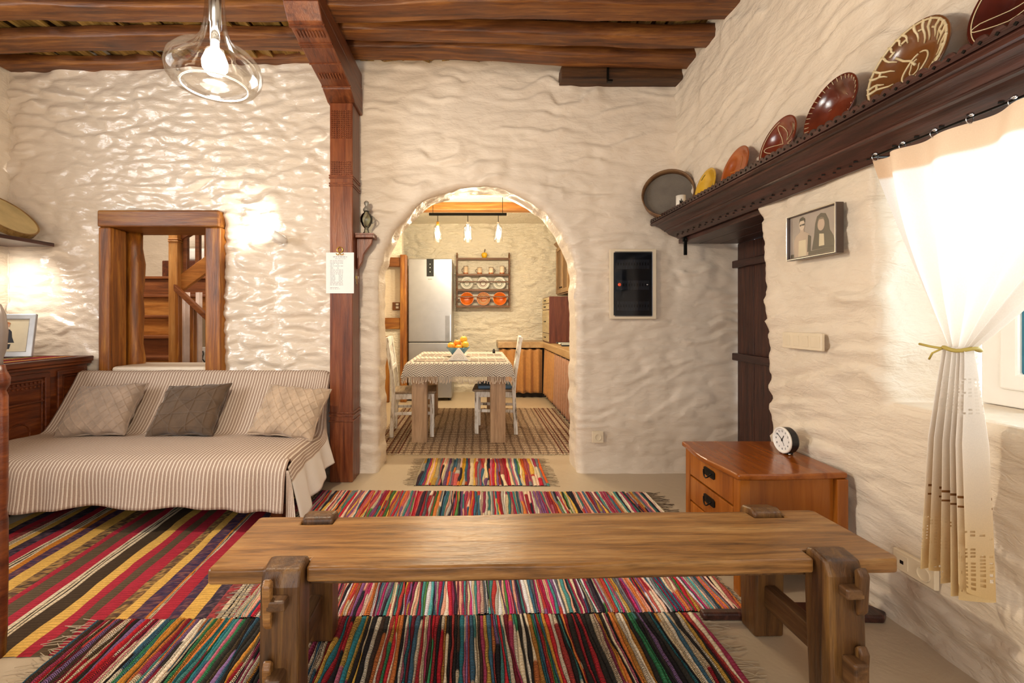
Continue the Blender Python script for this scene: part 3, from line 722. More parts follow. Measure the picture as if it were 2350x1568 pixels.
# plain selvedge where uv.x runs past the striped field
gt = N_(nt, 'ShaderNodeMath', operation='GREATER_THAN'); gt.inputs[1].default_value = 1.985; L_(nt, sep.outputs[0], gt.inputs[0])
st = mix(nt, gt.outputs[0], st, hx('d5cbc0')); L_(nt, st, bs.inputs['Base Color']); bs.inputs['Roughness'].default_value = .95; bs.inputs['Specular IOR Level'].default_value = .1
bump(nt, bs, fine, .4, .003); bump(nt, bs, frc.outputs[0], .15, .003)
M_THROW = m
prof = [(3.428, .60), (3.428, .74), (3.412, .785), (3.38, .803), (3.345, .79), (3.30, .715), (3.22, .60), (3.12, .47), (3.075, .425), (3.04, .413), (2.90, .424), (2.72, .426), (2.58, .418), (2.515, .400), (2.482, .36), (2.472, .30), (2.468, .22), (2.462, .145)]
P = np.array(prof); seg = np.r_[0, np.cumsum(np.hypot(*np.diff(P, axis=0).T))]
def prof_at(s): return np.interp(s, seg, P[:, 0]), np.interp(s, seg, P[:, 1])
nu, nv = 150, 90; XL, XR = -2.93, -1.035
V = []; UV = []; Fs = []
for j in range(nv):
    s = seg[-1]*j/(nv-1); y, z = prof_at(s); fr = s/seg[-1]
    for i in range(nu):
        q = i/(nu-1); x = XL+(XR-XL)*q
        w = .010*(float(fbm(x*4, s*5, 61))-.5); drop = max(0, (fr-.80)/.2)
        yy = y+drop*(.014*math.sin(x*21+2*math.sin(x*5))+.012*math.sin(x*8.3)) ; zz = z+w+ (drop > .9)*.0
        zz += max(0, (fr-.88)/.12)*(.016*math.sin(x*3.1+1)+.008*math.sin(x*11))
        e = max(0, (q-.965)/.035); zz -= .03*e*e*(fr < .8); xx = x+ (1-drop)*0
        xx -= .032*max(0, min(1, (yy-3.10)/.15))*max(0, (q-.9)/.1)
        V.append((xx, yy, zz)); UV.append((x-XL, s))
for j in range(nv-1):
    for i in range(nu-1): a = j*nu+i; Fs.append((a, a+1, a+nu+1, a+nu))
n0 = len(V); mv, mu = 60, 22
for j in range(mv):
    # side drape: from the back top edge along the seat edge to the front corner
    s = seg[2]+(seg[-5]-seg[2])*j/(mv-1); y, z = prof_at(s); f = (3.44-y)/(3.44-2.48)
    zb = .26-.205*max(0, f)**1.2; 
    for i in range(mu):
        q = i/(mu-1); x = XR+.012*math.sin(q*PI*.5)+.075*q*(.5+.5*f)+.018*q*math.sin(y*22+1)+.01*q*math.sin(y*43)
        zz = (z-.03)+(zb-(z-.03))*q; yy = y-.05*q*f+.012*q*math.sin(y*31)
        x -= (.032+.075*q)*max(0, min(1, (yy-3.10)/.15))
        V.append((x, yy, zz)); UV.append((XR-XL+q*.32, s))
for j in range(mv-1):
    for i in range(mu-1): a = n0+j*mu+i; Fs.append((a, a+1, a+mu+1, a+mu))
# close the front corner fold
n1 = len(V); 
for j in range(18):
    q = j/17; z = .36-(.36-.055)*q
    for i in range(8):
        r = i/7; V.append((XR+.004+r*(.012+.075*q), 2.474-.012*q-.05*q*(r)+.015*r*math.sin(q*5), z-.0*r)); UV.append((XR-XL-.03+r*.1, seg[-1]*(.8+.2*q)))
for j in range(17):
    for i in range(7): a = n1+j*8+i; Fs.append((a, a+1, a+9, a+8))
me = bpy.data.meshes.new('striped_throw'); me.from_pydata([(p[0]+1.97, p[1]-3.0, p[2]-.05) for p in V], [], Fs)
uvl = me.uv_layers.new(name='UVMap'); li = np.zeros(len(me.loops), int); me.loops.foreach_get('vertex_index', li); uvl.data.foreach_set('uv', np.array(UV)[li].ravel())
me.materials.append(M_THROW); me.shade_smooth(); o = new_obj('striped_throw', me, None, (-1.97, 3.0, .05))
md = o.modifiers.new('s', 'SOLIDIFY'); md.thickness = .005; md.offset = 1
tag(o, 'brown and cream striped cotton throw draped over the sofa bed', 'throw')

def cushion(label, loc, rot, w, h, th, mat, kind, seed, cat='cushion'):
    t = thing('cushion', label, cat, loc, 0, None, rot); n = 132; V = []; Fs = []; rr = random.Random(seed)
    def ridges(u, v):
        if kind == 'diamond':
            d = 0
            for a, b_ in ((1, .75), (1, -.75)):
                k = (u*a+v*b_)*3.6+.1*math.sin(v*3+seed); f = abs(k-round(k)); d = max(d, max(0, 1-f/.10))
            return d
        d = 0
        for k in ((u+v)*1.0, (u-v)*1.0, u*2.0-.5+.0*v, v*2.0-.35):
            f = abs(k-round(k)); d = max(d, max(0, 1-f/.045))
        return d
    for sd in (1, -1):
        for j in range(n):
            for i in range(n):
                u, v = -1+2*i/(n-1), -1+2*j/(n-1)
                eu, ev = 1-abs(u)**2.6, 1-abs(v)**2.6; p = max(0, eu*ev)**.42
                pin = 1-.085*(1-abs(u)**1.5)*abs(v)**3; pin2 = 1-.085*(1-abs(v)**1.5)*abs(u)**3
                x = u*w/2*pin2; z = v*h/2*pin
                rd = ridges(u, v)*min(1, p*2.5)
                y = -sd*(th/2*p+.0075*rd+.012*p*(float(vn((u+2)*2.1, (v+2)*2.1, seed+(sd > 0)*5))-.5))
                x += .006*math.sin(v*9+seed)*abs(u)**6; z += .006*math.sin(u*8+seed)*abs(v)**6
                V.append((x, y, z+h/2))
    for k in range(2):
        for j in range(n-1):
            for i in range(n-1):
                a = k*n*n+j*n+i; q = (a, a+1, a+n+1, a+n); Fs.append(q if k == 0 else q[::-1])
    b = MB(); b.add(V, Fs); o = b.build('cover', mat, t, smooth=True)
    b = MB()
    per = [(-1+2*i/30, -1) for i in range(30)]+[(1, -1+2*i/30) for i in range(30)]+[(1-2*i/30, 1) for i in range(30)]+[(-1, 1-2*i/30) for i in range(30)]
    pp = []
    for u, v in per:
        pin = 1-.085*(1-abs(u)**1.5)*abs(v)**3; pin2 = 1-.085*(1-abs(v)**1.5)*abs(u)**3
        pp.append((u*w/2*pin2, 0, v*h/2*pin+h/2))
    b.tube(pp, .0045, 6, closed=True); b.build('seam', mat, t, smooth=True)
    return t
def pillow_mat(name, col): 
    m, nt, b = mat_new(name); c = hx(col); v = coords(nt)
    L_(nt, ramp(nt, noise(nt, v, 14, 4), [(.3, tuple(x*.75 for x in c)), (.7, tuple(min(1, x*1.15) for x in c))]), b.inputs['Base Color'])
    b.inputs['Roughness'].default_value = .85; b.inputs['Sheen Weight'].default_value = .25; bump(nt, b, noise(nt, v, 30, 5), .35, .01); return m
M_PB, M_PD, M_PT = pillow_mat('taupe_pintuck', '9c8673'), pillow_mat('brown_pintuck', '58432f'), pillow_mat('beige_pintuck', 'b39a80')
cushion('taupe cushion with diamond pintucks beside the carved chest', (-2.51, 2.945, .422), (R(-40), R(-3), R(3)), .45, .39, .15, M_PB, 'diamond', 3)
cushion('dark brown cushion with star-shaped seams in the middle of the sofa', (-1.935, 2.955, .422), (R(-40), R(-3), R(-2)), .45, .39, .14, M_PD, 'star', 5)
cushion('beige cushion with diamond pintucks at the post end of the sofa', (-1.265, 2.925, .424), (R(-38), R(3), R(-10)), .46, .37, .15, M_PT, 'diamond', 8)

# ------------------------------------------------------------------ carved chest with cover and framed photograph
t = thing('carved_chest', 'dark carved wooden chest along the left wall beside the sofa', 'chest', (-3.25, 2.62, 0))
b = MB(); b.box(-.30, .275, -.86, .86, .05, .86); b.build('body', M_CHEST, t, bevel=.005)
b = MB(); b.box(-.31, .315, -.88, .88, .865, .905); b.build('lid', M_CHEST, t, bevel=.010)
b = MB(); b.box(-.305, .300, -.87, .87, .845, .866); b.build('lid_moulding', M_CHEST, t, bevel=.006)
b = MB(); b.box(-.305, .300, -.87, .87, 0, .07); b.build('plinth', M_CHEST, t, bevel=.006)
for y0, y1 in ((.60, .82), (-.52, .54), (-.82, -.58)):
    b = MB(); b.ring('x', .274, .292, y0, y1, .12, .82, .035); pf = b.build('panel_frame', M_CHEST, t, bevel=.005)
    b = MB(); b.ring('x', .274, .284, y0+.045, y1-.045, .165, .775, .010); b.build('inner_moulding', M_CHEST, pf, bevel=.003)
b = MB(); b.box(.274, .286, -.50, .52, .62, .632); b.build('carved_rail', M_CHEST, t, bevel=.003)
b = MB()
for i in range(34): b.cbox((.278, -.46+i*.029, .755), (.010, .014, .016))
for i in range(34): b.xf((.277, -.46+i*.029, .728), (R(45), 0, 0)); b.cbox((0, 0, 0), (.007, .011, .011))
b.xf(); tag(b.build('carved_dentils', M_CHEST, t), kind='stuff')
b = MB()
for (yc, zc, r) in ((.02, .42, .13), (.02, .42, .07), (.33, .42, .08), (-.3, .42, .08)):
    b.tube([(.277, yc+r*math.cos(a*PI/16), zc+r*math.sin(a*PI/16)) for a in range(32)], .006, 5, closed=True)
tag(b.build('carved_rosettes', M_CHEST, t), kind='stuff')
rag_rug('chest_runner', 'yellow and red woven runner spread on the carved chest lid', -3.53, -2.99, 1.9, 3.40, .906, 21, ['d9aa55', 'd8b060', '9c2c38', '4a3a2c', 'c8782a', 'e6d2a8', 'b04a4c', '2c2a2a'], (.018, .04), .005, 0, 24, fringe=(0, 0), black=.1, mat=M_KILIM, amp=.3)
t = thing('photo_frame', 'silver-framed photograph of folk dancers standing on the carved chest', 'picture', (-3.385, 3.22, .912), 0, None, (R(-10), 0, R(14)))
b = MB(); b.ring('y', -.012, .010, -.20, .20, 0, .315, .042); b.build('frame', plain('silver_frame', 'a9a7a6', .35, .5), t, bevel=.006)
b = MB(); b.box(-.16, .16, -.004, .002, .04, .277); ph = b.build('photo_print', plain('photo_paper', 'cdbf9f', .35, vary=.06), t)
b = MB(); b.prism([(.010, .16), (.010, .13), (.072, .0155), (.085, .0165), (.085, .020)], 'x', -.03, .03); b.build('easel_strut', M_BLACK, t)
def fig(pts, col, name, d=.0055, par=None, ax='y'):
    b = MB(); b.prism(pts, ax, -d, -d+.001) if ax == 'y' else b.prism(pts, ax, d, d+.001); return b.build(name, plain('print_'+col, col, .5, vary=.1), par)
for dx, sc, fl in ((.03, 1.0, 1), (-.10, 1.05, -1)):
    q = lambda L_: [(dx+fl*a*sc, .06+c*sc) for a, c in L_]
    fig(q([(-.016, .035), (.032, .035), (.026, 0), (-.010, 0)]), '16161c', 'print_legs', .0050, ph)
    fig(q([(-.045, .045), (.052, .045), (.036, .085), (.030, .125), (.014, .145), (-.012, .145), (-.028, .12), (-.075, .07), (-.07, .06), (-.03, .08)]), '1e1e26', 'print_dress', .0055, ph)
    fig(q([(-.018, .142), (.018, .142), (.010, .165), (-.010, .165)]), 'd8c8b0', 'print_collar', .0058, ph)
    fig(q([(.016*math.cos(k*PI/5), .172+.018*math.sin(k*PI/5)) for k in range(10)]), 'c09070', 'print_head', .0060, ph)
    fig(q([(.019*math.cos(k*PI/6), .180+.016*math.sin(k*PI/6)) for k in range(7)]), 'a8683a', 'print_hair', .0063, ph)

# ------------------------------------------------------------------ shelf on the left wall with sieve
t = thing('small_wall_shelf', 'small dark shelf board on a pale bracket at the left wall', 'shelf', (-3.40, 2.75, 1.735))
b = MB(); b.box(-.17, .20, -.75, .70, 0, .028); b.build('board', M_DARK, t, bevel=.004)
b = MB(); b.prism([(-.17, 0), (.11, 0), (.10, -.035), (-.02, -.06), (-.05, -.14), (-.17, -.16)], 'y', .30, .335); b.build('bracket', wood('pale_bracket', 'a5742c', 'd09a48', 'e4b868', 'x', .5), t, bevel=.004)
b = MB(); b.prism([(-.17, 0), (.11, 0), (.10, -.035), (-.02, -.06), (-.05, -.14), (-.17, -.16)], 'y', -.50, -.465); b.build('bracket', wood('pale_bracket', '', '', ''), t, bevel=.004)
t = thing('parchment_sieve', 'round yellowish parchment sieve leaning on the small left shelf', 'sieve', (-3.375, 3.25, 1.763+.148+.021), 0, None, (0, R(46), 0))
b = MB(); b.lathe([(0, .012), (.197, .012), (.197, .006), (0, .006)], 40); b.build('skin', plain('parchment', 'cdb67e', .5, vary=.12, sc=6), t)
b = MB(); b.lathe([(.195, -.03), (.206, -.03), (.206, .016), (.195, .014)], 40, True); b.build('hoop', wood('hoop_wood', '6a4a24', '8e6a38', 'a8854c', 'x', .5), t)

# ------------------------------------------------------------------ chair at the left edge
t = thing('turned_wood_chair', 'dark turned wooden chair post standing at the edge of the kilim', 'chair', (-1.915, 1.38, 0))
def turned(px, py, h, fin):
    b = MB(); b.xf((px, py, 0))
    pr = [(0, 0), (.020, 0), (.024, .10), (.026, .30), (.026, .48), (.022, .52), (.026, .56), (.026, h-.14), (.020, h-.12), (.030, h-.10), (.032, h-.075), (.022, h-.05), (.018, h-.03), (.0, h-.025)]
    b.lathe(pr, 16); o = b.build('post', M_CHEST, t, smooth=True)
    if fin:
        b = MB(); b.xf((px, py, h-.04)); b.lathe([(0, 0), (.014, 0), (.012, .03), (.022, .07), (.026, .13), (.020, .19), (.008, .225), (0, .23)], 16); b.build('finial', plain('worn_finial', '6b5f58', .4), o, smooth=True)
for px, py, h, fn in ((.235, .22, 1.06, 1), (.235, -.22, .62, 0), (-.235, .22, 1.06, 1), (-.235, -.22, .62, 0)): turned(px-.003, py, h, fn)
for z in (.62, .76, .90):
    b = MB(); b.box(-.232, .232, .21, .23, z, z+.07); b.build('back_slat', M_CHEST, t, bevel=.005)
b = MB(); b.box(-.24, .24, -.23, .24, .43, .46); b.build('seat', M_CHEST, t, bevel=.008)
for z in (.16, .28):
    for px in (-.235, .235):
        b = MB(); b.tube([(px, -.22, z), (px, .22, z)], .011, 8); b.build('stretcher', M_CHEST, t, smooth=True)
# ------------------------------------------------------------------ cornice shelf on the right wall
t = thing('cornice_shelf', 'long dark carved cornice shelf on the right wall above the curtain', 'shelf', (1.45, 1.6, 1.78))
def sx(p): return [(x-1.45, z-1.78) for x, z in p]
b = MB(); b.prism(sx([(1.575, 1.915), (1.345, 1.915), (1.335, 1.905), (1.345, 1.893), (1.575, 1.893)]), 'y', -1.5, 1.86); b.build('board', M_DARK, t, bevel=.002)
b = MB(); b.prism(sx([(1.575, 1.893), (1.365, 1.893), (1.37, 1.885), (1.385, 1.880), (1.405, 1.868), (1.42, 1.856), (1.43, 1.853), (1.43, 1.846), (1.445, 1.843), (1.468, 1.822), (1.525, 1.800), (1.535, 1.792), (1.545, 1.792), (1.575, 1.80)]), 'y', -1.5, 1.83); cor = b.build('cornice_moulding', M_DARK, t)
flatshade(cor, 30)
# pierced gallery strip along the front edge: notched teeth
b = MB(); n = 84; pts = []
for i in range(n):
    y = -1.5+3.36*i/n; w = 3.36/n; pts += [(y+.0, .150), (y+w*.25, .163), (y+w*.5, .165), (y+w*.75, .163)]
outline = [(-1.5, .134)]+pts+[(1.86, .150), (1.86, .134)]
b.prism(outline, 'x', -.112, -.104); b.build('gallery_strip', M_DARK, t)
b = MB()
for i in range(84):
    y = -1.48+3.36*i/84; b.xf((-.1125, y, .146), (R(45), 0, 0)); b.cbox((0, 0, 0), (.004, .008, .008))
b.xf(); tag(b.build('carved_diamonds', M_IRON, t), kind='stuff')
b = MB()
for i in range(40):
    y = -1.46+.082*i; b.xf((.045, y, .031), (0, R(-20), R(45))); b.cbox((0, 0, 0), (.012, .012, .006))
    b.xf((.058, y+.04, .026), (0, R(-20), R(45))); b.cbox((0, 0, 0), (.009, .009, .005))
b.xf(); tag(b.build('carved_studs', M_IRON, t), kind='stuff')

# ------------------------------------------------------------------ dishes leaning on the shelf
def clay(name, c, c2=None, rough=.22, sc=7):
    m, nt, b = mat_new(name); v = coords(nt)
    L_(nt, ramp(nt, noise(nt, v, sc, 4), [(.35, hx(c)), (.7, hx(c2 or c))]), b.inputs['Base Color']); b.inputs['Roughness'].default_value = rough; b.inputs['Coat Weight'].default_value = .3
    bump(nt, b, noise(nt, v, 40, 2), .08, .004); return m
M_SLIP = plain('cream_slip', 'dcc79c', .3)
def dish_prof(R_, dep):
    k = [(0, .0), (.40, .0), (.55, .10), (.74, .52), (.82, .74), (.90, .84), (1.0, 1.0)]
    return [(R_*a, dep*z) for a, z in k]
def dish(Y, Rd, dep, mat, label, tilt, decor, slipmat=None, name='clay_dish', zs=1.9165, xw=1.548, rz=0):
    # axis points to -X and a little up; rim foot rests on the shelf, back of rim leans on the wall
    t = thing(name, label, 'plate', (xw-.012-math.sin(tilt)*2*Rd*.98-.0, Y, zs), rz)
    Mx = Matrix.Translation((0, 0, 0)) @ Matrix.Rotation(tilt, 4, 'Y') @ Matrix.Translation((0, 0, Rd)) @ Matrix.Rotation(R(-90), 4, 'Y')
    pr = dish_prof(Rd, dep); und = [(r+.0, z-.007) for r, z in pr[::-1][1:]]
    b = MB(); b.m = Mx; b.lathe(pr+[(Rd+.004, dep-.002), (Rd+.003, dep-.008)]+und, 48); b.build('body', mat, t, smooth=True)
    pz = lambda r: float(np.interp(r, [p[0] for p in pr], [p[1] for p in pr]))
    if decor:
        b = MB(); b.m = Mx
        for path, w in decor:
            P = [(r*Rd*math.cos(a), r*Rd*math.sin(a), pz(r*Rd)+.0016) for r, a in path]; b.tube(P, [q*.75 for q in w] if isinstance(w, list) else w*.75, 5)
        tag(b.build('slip_decoration', slipmat or M_SLIP, t, smooth=True), kind='stuff')
    return t
def pol(pts): return [(math.hypot(x, y), math.atan2(y, x)) for x, y in pts]
def smooth_path(pts, n=8):
    out = []
    for i in range(len(pts)-1):
        p0 = pts[max(i-1, 0)]; p1 = pts[i]; p2 = pts[i+1]; p3 = pts[min(i+2, len(pts)-1)]
        for k in range(n):
            s = k/n
            out.append(tuple(.5*((2*b_)+(-a+c)*s+(2*a-5*b_+4*c-d)*s*s+(-a+3*b_-3*c+d)*s**3) for a, b_, c, d in zip(p0, p1, p2, p3)))
    return out+[pts[-1]]
rr = random.Random(44)
loops = [[(.50+.34*math.sin(5*a), a*1.0) for a in [i*2*PI/160*2 for i in range(161)]], [(.93, .2+i*.12) for i in range(22)]]
dish(2.92, .118, .035, clay('yellow_glaze', 'c8961c', 'e0b236'), 'small yellow glazed plate with green marks leaning on the cornice shelf', R(13), [([(.86, .4+i*.09) for i in range(6)], .0025), ([(.3+.5*i/8, 2.2+.1*i) for i in range(9)], .0018), ([(.2+.6*i/8, 4.0-.06*i) for i in range(9)], .0018), ([(.86, 4.2+i*.09) for i in range(6)], .0025)], plain('green_slip', '4c5a26', .3))
dish(2.57, .122, .040, clay('orange_glaze', '8c3f14', 'ad5a20'), 'orange-brown glazed plate with three pale strokes leaning on the cornice shelf', R(15), [([(.10+.55*i/6, 1.2+.05*i) for i in range(7)], .002), ([(.15+.5*i/6, 4.2-.05*i) for i in range(7)], .002), ([(.15+.5*i/6, .3-.05*i) for i in range(7)], .0015)], plain('gold_slip', 'c98a3a', .3))
dish(2.20, .124, .045, clay('red_glaze', '5e2012', '7c3218'), 'red-brown plate with looping cream slip lines on the cornice shelf', R(15), [(loops[0], .0022), (loops[1], .0022)])
rimdash = [([(.88+.1*k/3, a) for k in range(4)], .0018) for a in [i*2*PI/34 for i in range(34)]]
dish(1.86, .131, .055, clay('brown_bowl_glaze', '481a10', '74301a'), 'deep red-brown bowl with dashed cream rim on the cornice shelf', R(15), rimdash+[([(.5+.02*i, 1.0+.05*i+j) for i in range(4)], .001) for j in range(6)])
big = []
for i in range(26):
    a = 2*PI*i/26+rr.uniform(-.05, .05); ln = rr.uniform(.2, .52)
    big.append(([(.985-ln*k/5, a+.03*math.sin(k*1.4+i)) for k in range(6)], [.0075, .007, .006, .0052, .0042, .0028]))
    if i % 2: big.append(([(.80, a+.12*k/3) for k in range(5)], .0055))
big += [([(.96, i*2*PI/60) for i in range(61)], .0055), ([(.30+.06*math.cos(2*a+1), a) for a in [i*.22 for i in range(29)]], .004), ([(.15+.05*math.cos(2*a), a) for a in [i*.3 for i in range(18)]], .003), ([(.05, 0), (.3, .6), (.5, .8), (.7, .8)], .006)]
dish(1.545, .141, .040, clay('tan_glaze', '5a3418', '7a4a24'), 'large brown plate with thick branching cream slip on the cornice shelf', R(15), big)
sp = [([(.55+.4*math.sin(7.5*a+.4), a) for a in [i*2*PI/160 for i in range(161)]], .002), ([(.95, i*2*PI/60) for i in range(61)], .002)]
dish(1.19, .146, .045, clay('dark_red_glaze', '3c120e', '5a1e14'), 'dark red plate with wide cream loops at the near end of the cornice shelf', R(15), sp)
# sieve and mug at the far end
t = thing('round_sieve', 'round grey sieve in a thin wooden hoop in the corner of the cornice shelf', 'sieve', (1.40, 3.29, 1.9165), R(-28))
b = MB(); b.xf((0, 0, .178), (R(80), 0, 0)); b.lathe([(.166, -.05), (.176, -.05), (.178, .03), (.170, .03)], 44, True); b.build('hoop', wood('sieve_hoop', '4a3018', '735030', '8c6a44', 'x', .5), t, smooth=True)
b = MB(); b.xf((0, 0, .178), (R(80), 0, 0)); b.lathe([(0, -.026), (.167, -.026), (.167, -.028), (0, -.028)], 44); b.build('mesh_disc', plain('grey_mesh', '6c6256', .75, vary=.1, bmp=.5, bsc=200), t)
t = thing('white_mug', 'small white mug with a black leaf motif between sieve and yellow plate', 'mug', (1.385, 3.05, 1.9165))
b = MB(); b.lathe([(0, 0), (.027, 0), (.030, .004), (.031, .10), (.028, .10), (.027, .01), (0, .008)], 24); b.build('body', plain('white_glaze', 'ece5d6', .2, vary=.02), t, smooth=True)
b = MB()
for a, L in ((0, .030), (.6, .022), (-.6, .022), (1.1, .014), (-1.1, .014)):
    b.tube([(math.sin(a)*L*k/4-.010, -.0300, .040+math.cos(a)*L*k/4+.004) for k in range(5)], [.001, .003, .004, .003, .001], 5)
tag(b.build('leaf_motif', M_BLACK, t), kind='stuff')
b = MB(); b.tube([(.029+.018*math.sin(PI*i/8), 0, .025+.05*i/8) for i in range(9)], .004, 6); b.build('handle', plain('white_glaze', ''), t, smooth=True)

# ------------------------------------------------------------------ curtain
m, nt, bs = mat_new('curtain_cotton'); nt.nodes.remove(bs); out = nt.nodes['Material Output']
uvn = N_(nt, 'ShaderNodeUVMap'); sep = N_(nt, 'ShaderNodeSeparateXYZ'); L_(nt, uvn.outputs[0], sep.inputs[0])
df = N_(nt, 'ShaderNodeBsdfDiffuse'); tl = N_(nt, 'ShaderNodeBsdfTranslucent'); mx = N_(nt, 'ShaderNodeMixShader'); mx.inputs[0].default_value = .34
wv = noise(nt, coords(nt, (300, 300, 300), rnd=False), 1, 2)
cc = ramp(nt, sep.outputs[1], [(0, hx('e0be9c')), (.050, hx('e0be9c')), (.056, hx('f3ede6')), (.66, hx('f0e6d9')), (.80, hx('ecdcc4')), (.88, hx('e6d0aa')), (1, hx('dfc491'))])
cc = mix(nt, .12, cc, ramp(nt, wv, [(.35, (.6, .6, .6)), (.65, (1, 1, 1))]), 'MULTIPLY')
L_(nt, cc, df.inputs[0]); L_(nt, cc, tl.inputs[0]); L_(nt, df.outputs[0], mx.inputs[1]); L_(nt, tl.outputs[0], mx.inputs[2])
# filet lace bands: square holes
def mth(op, a, b_=None, c=None):
    n = N_(nt, 'ShaderNodeMath', operation=op)
    for i, s in enumerate((a, b_, c)):
        if s is None: continue
        if isinstance(s, (int, float)): n.inputs[i].default_value = s
        else: L_(nt, s, n.inputs[i])
    return n.outputs[0]
U_, V_ = mth('MULTIPLY', sep.outputs[0], 66.), mth('MULTIPLY', sep.outputs[1], 130.)
hole = mth('MULTIPLY', mth('GREATER_THAN', mth('FRACT', U_), .42), mth('GREATER_THAN', mth('FRACT', V_), .40))
def band(a, c): return mth('MULTIPLY', mth('GREATER_THAN', sep.outputs[1], a), mth('LESS_THAN', sep.outputs[1], c))
pat = noise(nt, None, 1); pn = nt.nodes[-1]
vm = N_(nt, 'ShaderNodeCombineXYZ'); L_(nt, mth('FLOOR', U_), vm.inputs[0]); L_(nt, mth('FLOOR', V_), vm.inputs[1])
pv = noise(nt, vm.outputs[0], .23, 2); open_ = mth('GREATER_THAN', pv, .50)
bands = mth('ADD', band(.862, .992), band(.535, .615))
alpha = mth('MULTIPLY', mth('MULTIPLY', hole, bands), open_)
stitch = mth('MULTIPLY', mth('ADD', band(.800, .8055), band(.822, .8265)), mth('GREATER_THAN', mth('FRACT', mth('MULTIPLY', sep.outputs[0], 5.3)), .62))
cc2 = mix(nt, stitch, cc, hx('8a6038')); L_(nt, cc2, df.inputs[0]); L_(nt, cc2, tl.inputs[0])
tr = N_(nt, 'ShaderNodeBsdfTransparent'); m2 = N_(nt, 'ShaderNodeMixShader'); L_(nt, alpha, m2.inputs[0]); L_(nt, mx.outputs[0], m2.inputs[1]); L_(nt, tr.outputs[0], m2.inputs[2]); L_(nt, m2.outputs[0], out.inputs[0])
M_CURT = m
t = thing('window_curtain', 'cream cotton curtain with lace hem tied in the middle before the window', 'curtain', (1.45, 1.3, .36))
nu, nv = 150, 130; TY, TZ, TT = 1.352, 1.105, .47
V = []; UV = []; Fs = []
for j in range(nv):
    tt = j/(nv-1)
    for i in range(nu):
        s = i/(nu-1); ytop = 1.655-.87*s; ph = s*2*PI*5.5+1.5*math.sin(s*7)
        if tt < TT:
            q = tt/TT; e = q**1.15; yt = TY+.030-.060*s
            y = ytop+(yt-ytop)*e; z = 1.772+(TZ-1.772)*q
            am = .016*(1-q)+.024*math.sin(PI*q)*(.5+.5*s)+.012*q; x = 1.452+am*math.sin(ph)+.010*math.sin(s*31+q*3)*(1-q)
            z += -.05*math.sin(PI*q)*s*.5
        else:
            q = (tt-TT)/(1-TT); w = .032+.050*q**.8; y = TY+w*(1-2*s)*.98+.012*q+.006*math.sin(ph*1.1)*q; z = TZ+(.425-TZ)*q
            am = .018+.024*min(1, q*2.5); x = 1.440+am*math.sin(ph+.4*q)
            if q > .93: z += -.028*abs(math.sin(s*PI*5))*(q-.93)/.07+.02*math.sin(s*6)*(q-.93)/.07
        V.append((x-1.45, y-1.3, z-.36)); UV.append((s*1.0, tt))
for j in range(nv-1):
    for i in range(nu-1): a = j*nu+i; Fs.append((a, a+1, a+nu+1, a+nu))
me = bpy.data.meshes.new('cloth'); me.from_pydata(V, [], Fs); uvl = me.uv_layers.new(name='UVMap')
li = np.zeros(len(me.loops), int); me.loops.foreach_get('vertex_index', li); uvl.data.foreach_set('uv', np.array(UV)[li].ravel())
me.materials.append(M_CURT); me.shade_smooth(); new_obj('cloth', me, t)
b = MB(); b.tube([(.002+.040*math.cos(a), TY-1.3+.036*math.sin(a), TZ-.36+.004*math.sin(a*3)) for a in [i*PI/12 for i in range(24)]], .006, 6, closed=True)
b.tube([(-.035, TY-1.3+.02, TZ-.36), (-.045, TY-1.3+.05, TZ-.355), (-.04, TY-1.3+.085, TZ-.35)], .004, 6); b.tube([(-.035, TY-1.3+.02, TZ-.36), (-.05, TY-1.3+.035, TZ-.375), (-.045, TY-1.3+.05, TZ-.395)], .003, 6)
b.build('tie_cord', plain('gold_cord', 'b9a452', .6), t, smooth=True)
t = thing('curtain_wire', 'thin dark wire with curtain rings under the cornice shelf', 'curtain rail', (1.45, 1.2, 1.785))
b = MB(); b.tube([(.002, -.45, 0), (.002, .462, 0)], .0035, 6); b.build('wire', M_IRON, t)
b = MB(); b.tube([(.002, .455, 0), (.09, .47, .006)], .004, 6); b.build('end_hook', M_IRON, t)
for i in range(9):
    y = .445-.105*i; b = MB(); b.tube([(.002+.011*math.cos(a), y, -.004+.013*math.sin(a)) for a in [k*PI/8 for k in range(16)]], .0016, 5, closed=True); rg = b.build('ring', M_CHROME, t, smooth=True)
    b = MB(); b.ball((-.012, y-.018, .002), .006, 8, 6); b.build('ring_clip', M_CHROME, rg, smooth=True)

# ------------------------------------------------------------------ right wall: picture, switch plate, socket
t = thing('wedding_picture', 'framed sepia portrait of a couple hanging beside the window', 'picture', (1.536, 2.065, 1.472))
b = MB(); b.ring('x', -.012, .022, -.152, .152, 0, .216, .0095); b.build('frame', plain('dark_silver', '5c4f48', .3, .6), t, bevel=.002)
b = MB(); b.ring('x', -.0145, -.012, -.150, .150, .002, .214, .003); b.build('edge_strip', M_CHROME, t)
b = MB(); b.box(.0, .004, -.143, .143, .009, .207); ph = b.build('print', plain('sepia_paper', '9a8c84', .4, vary=.12), t)
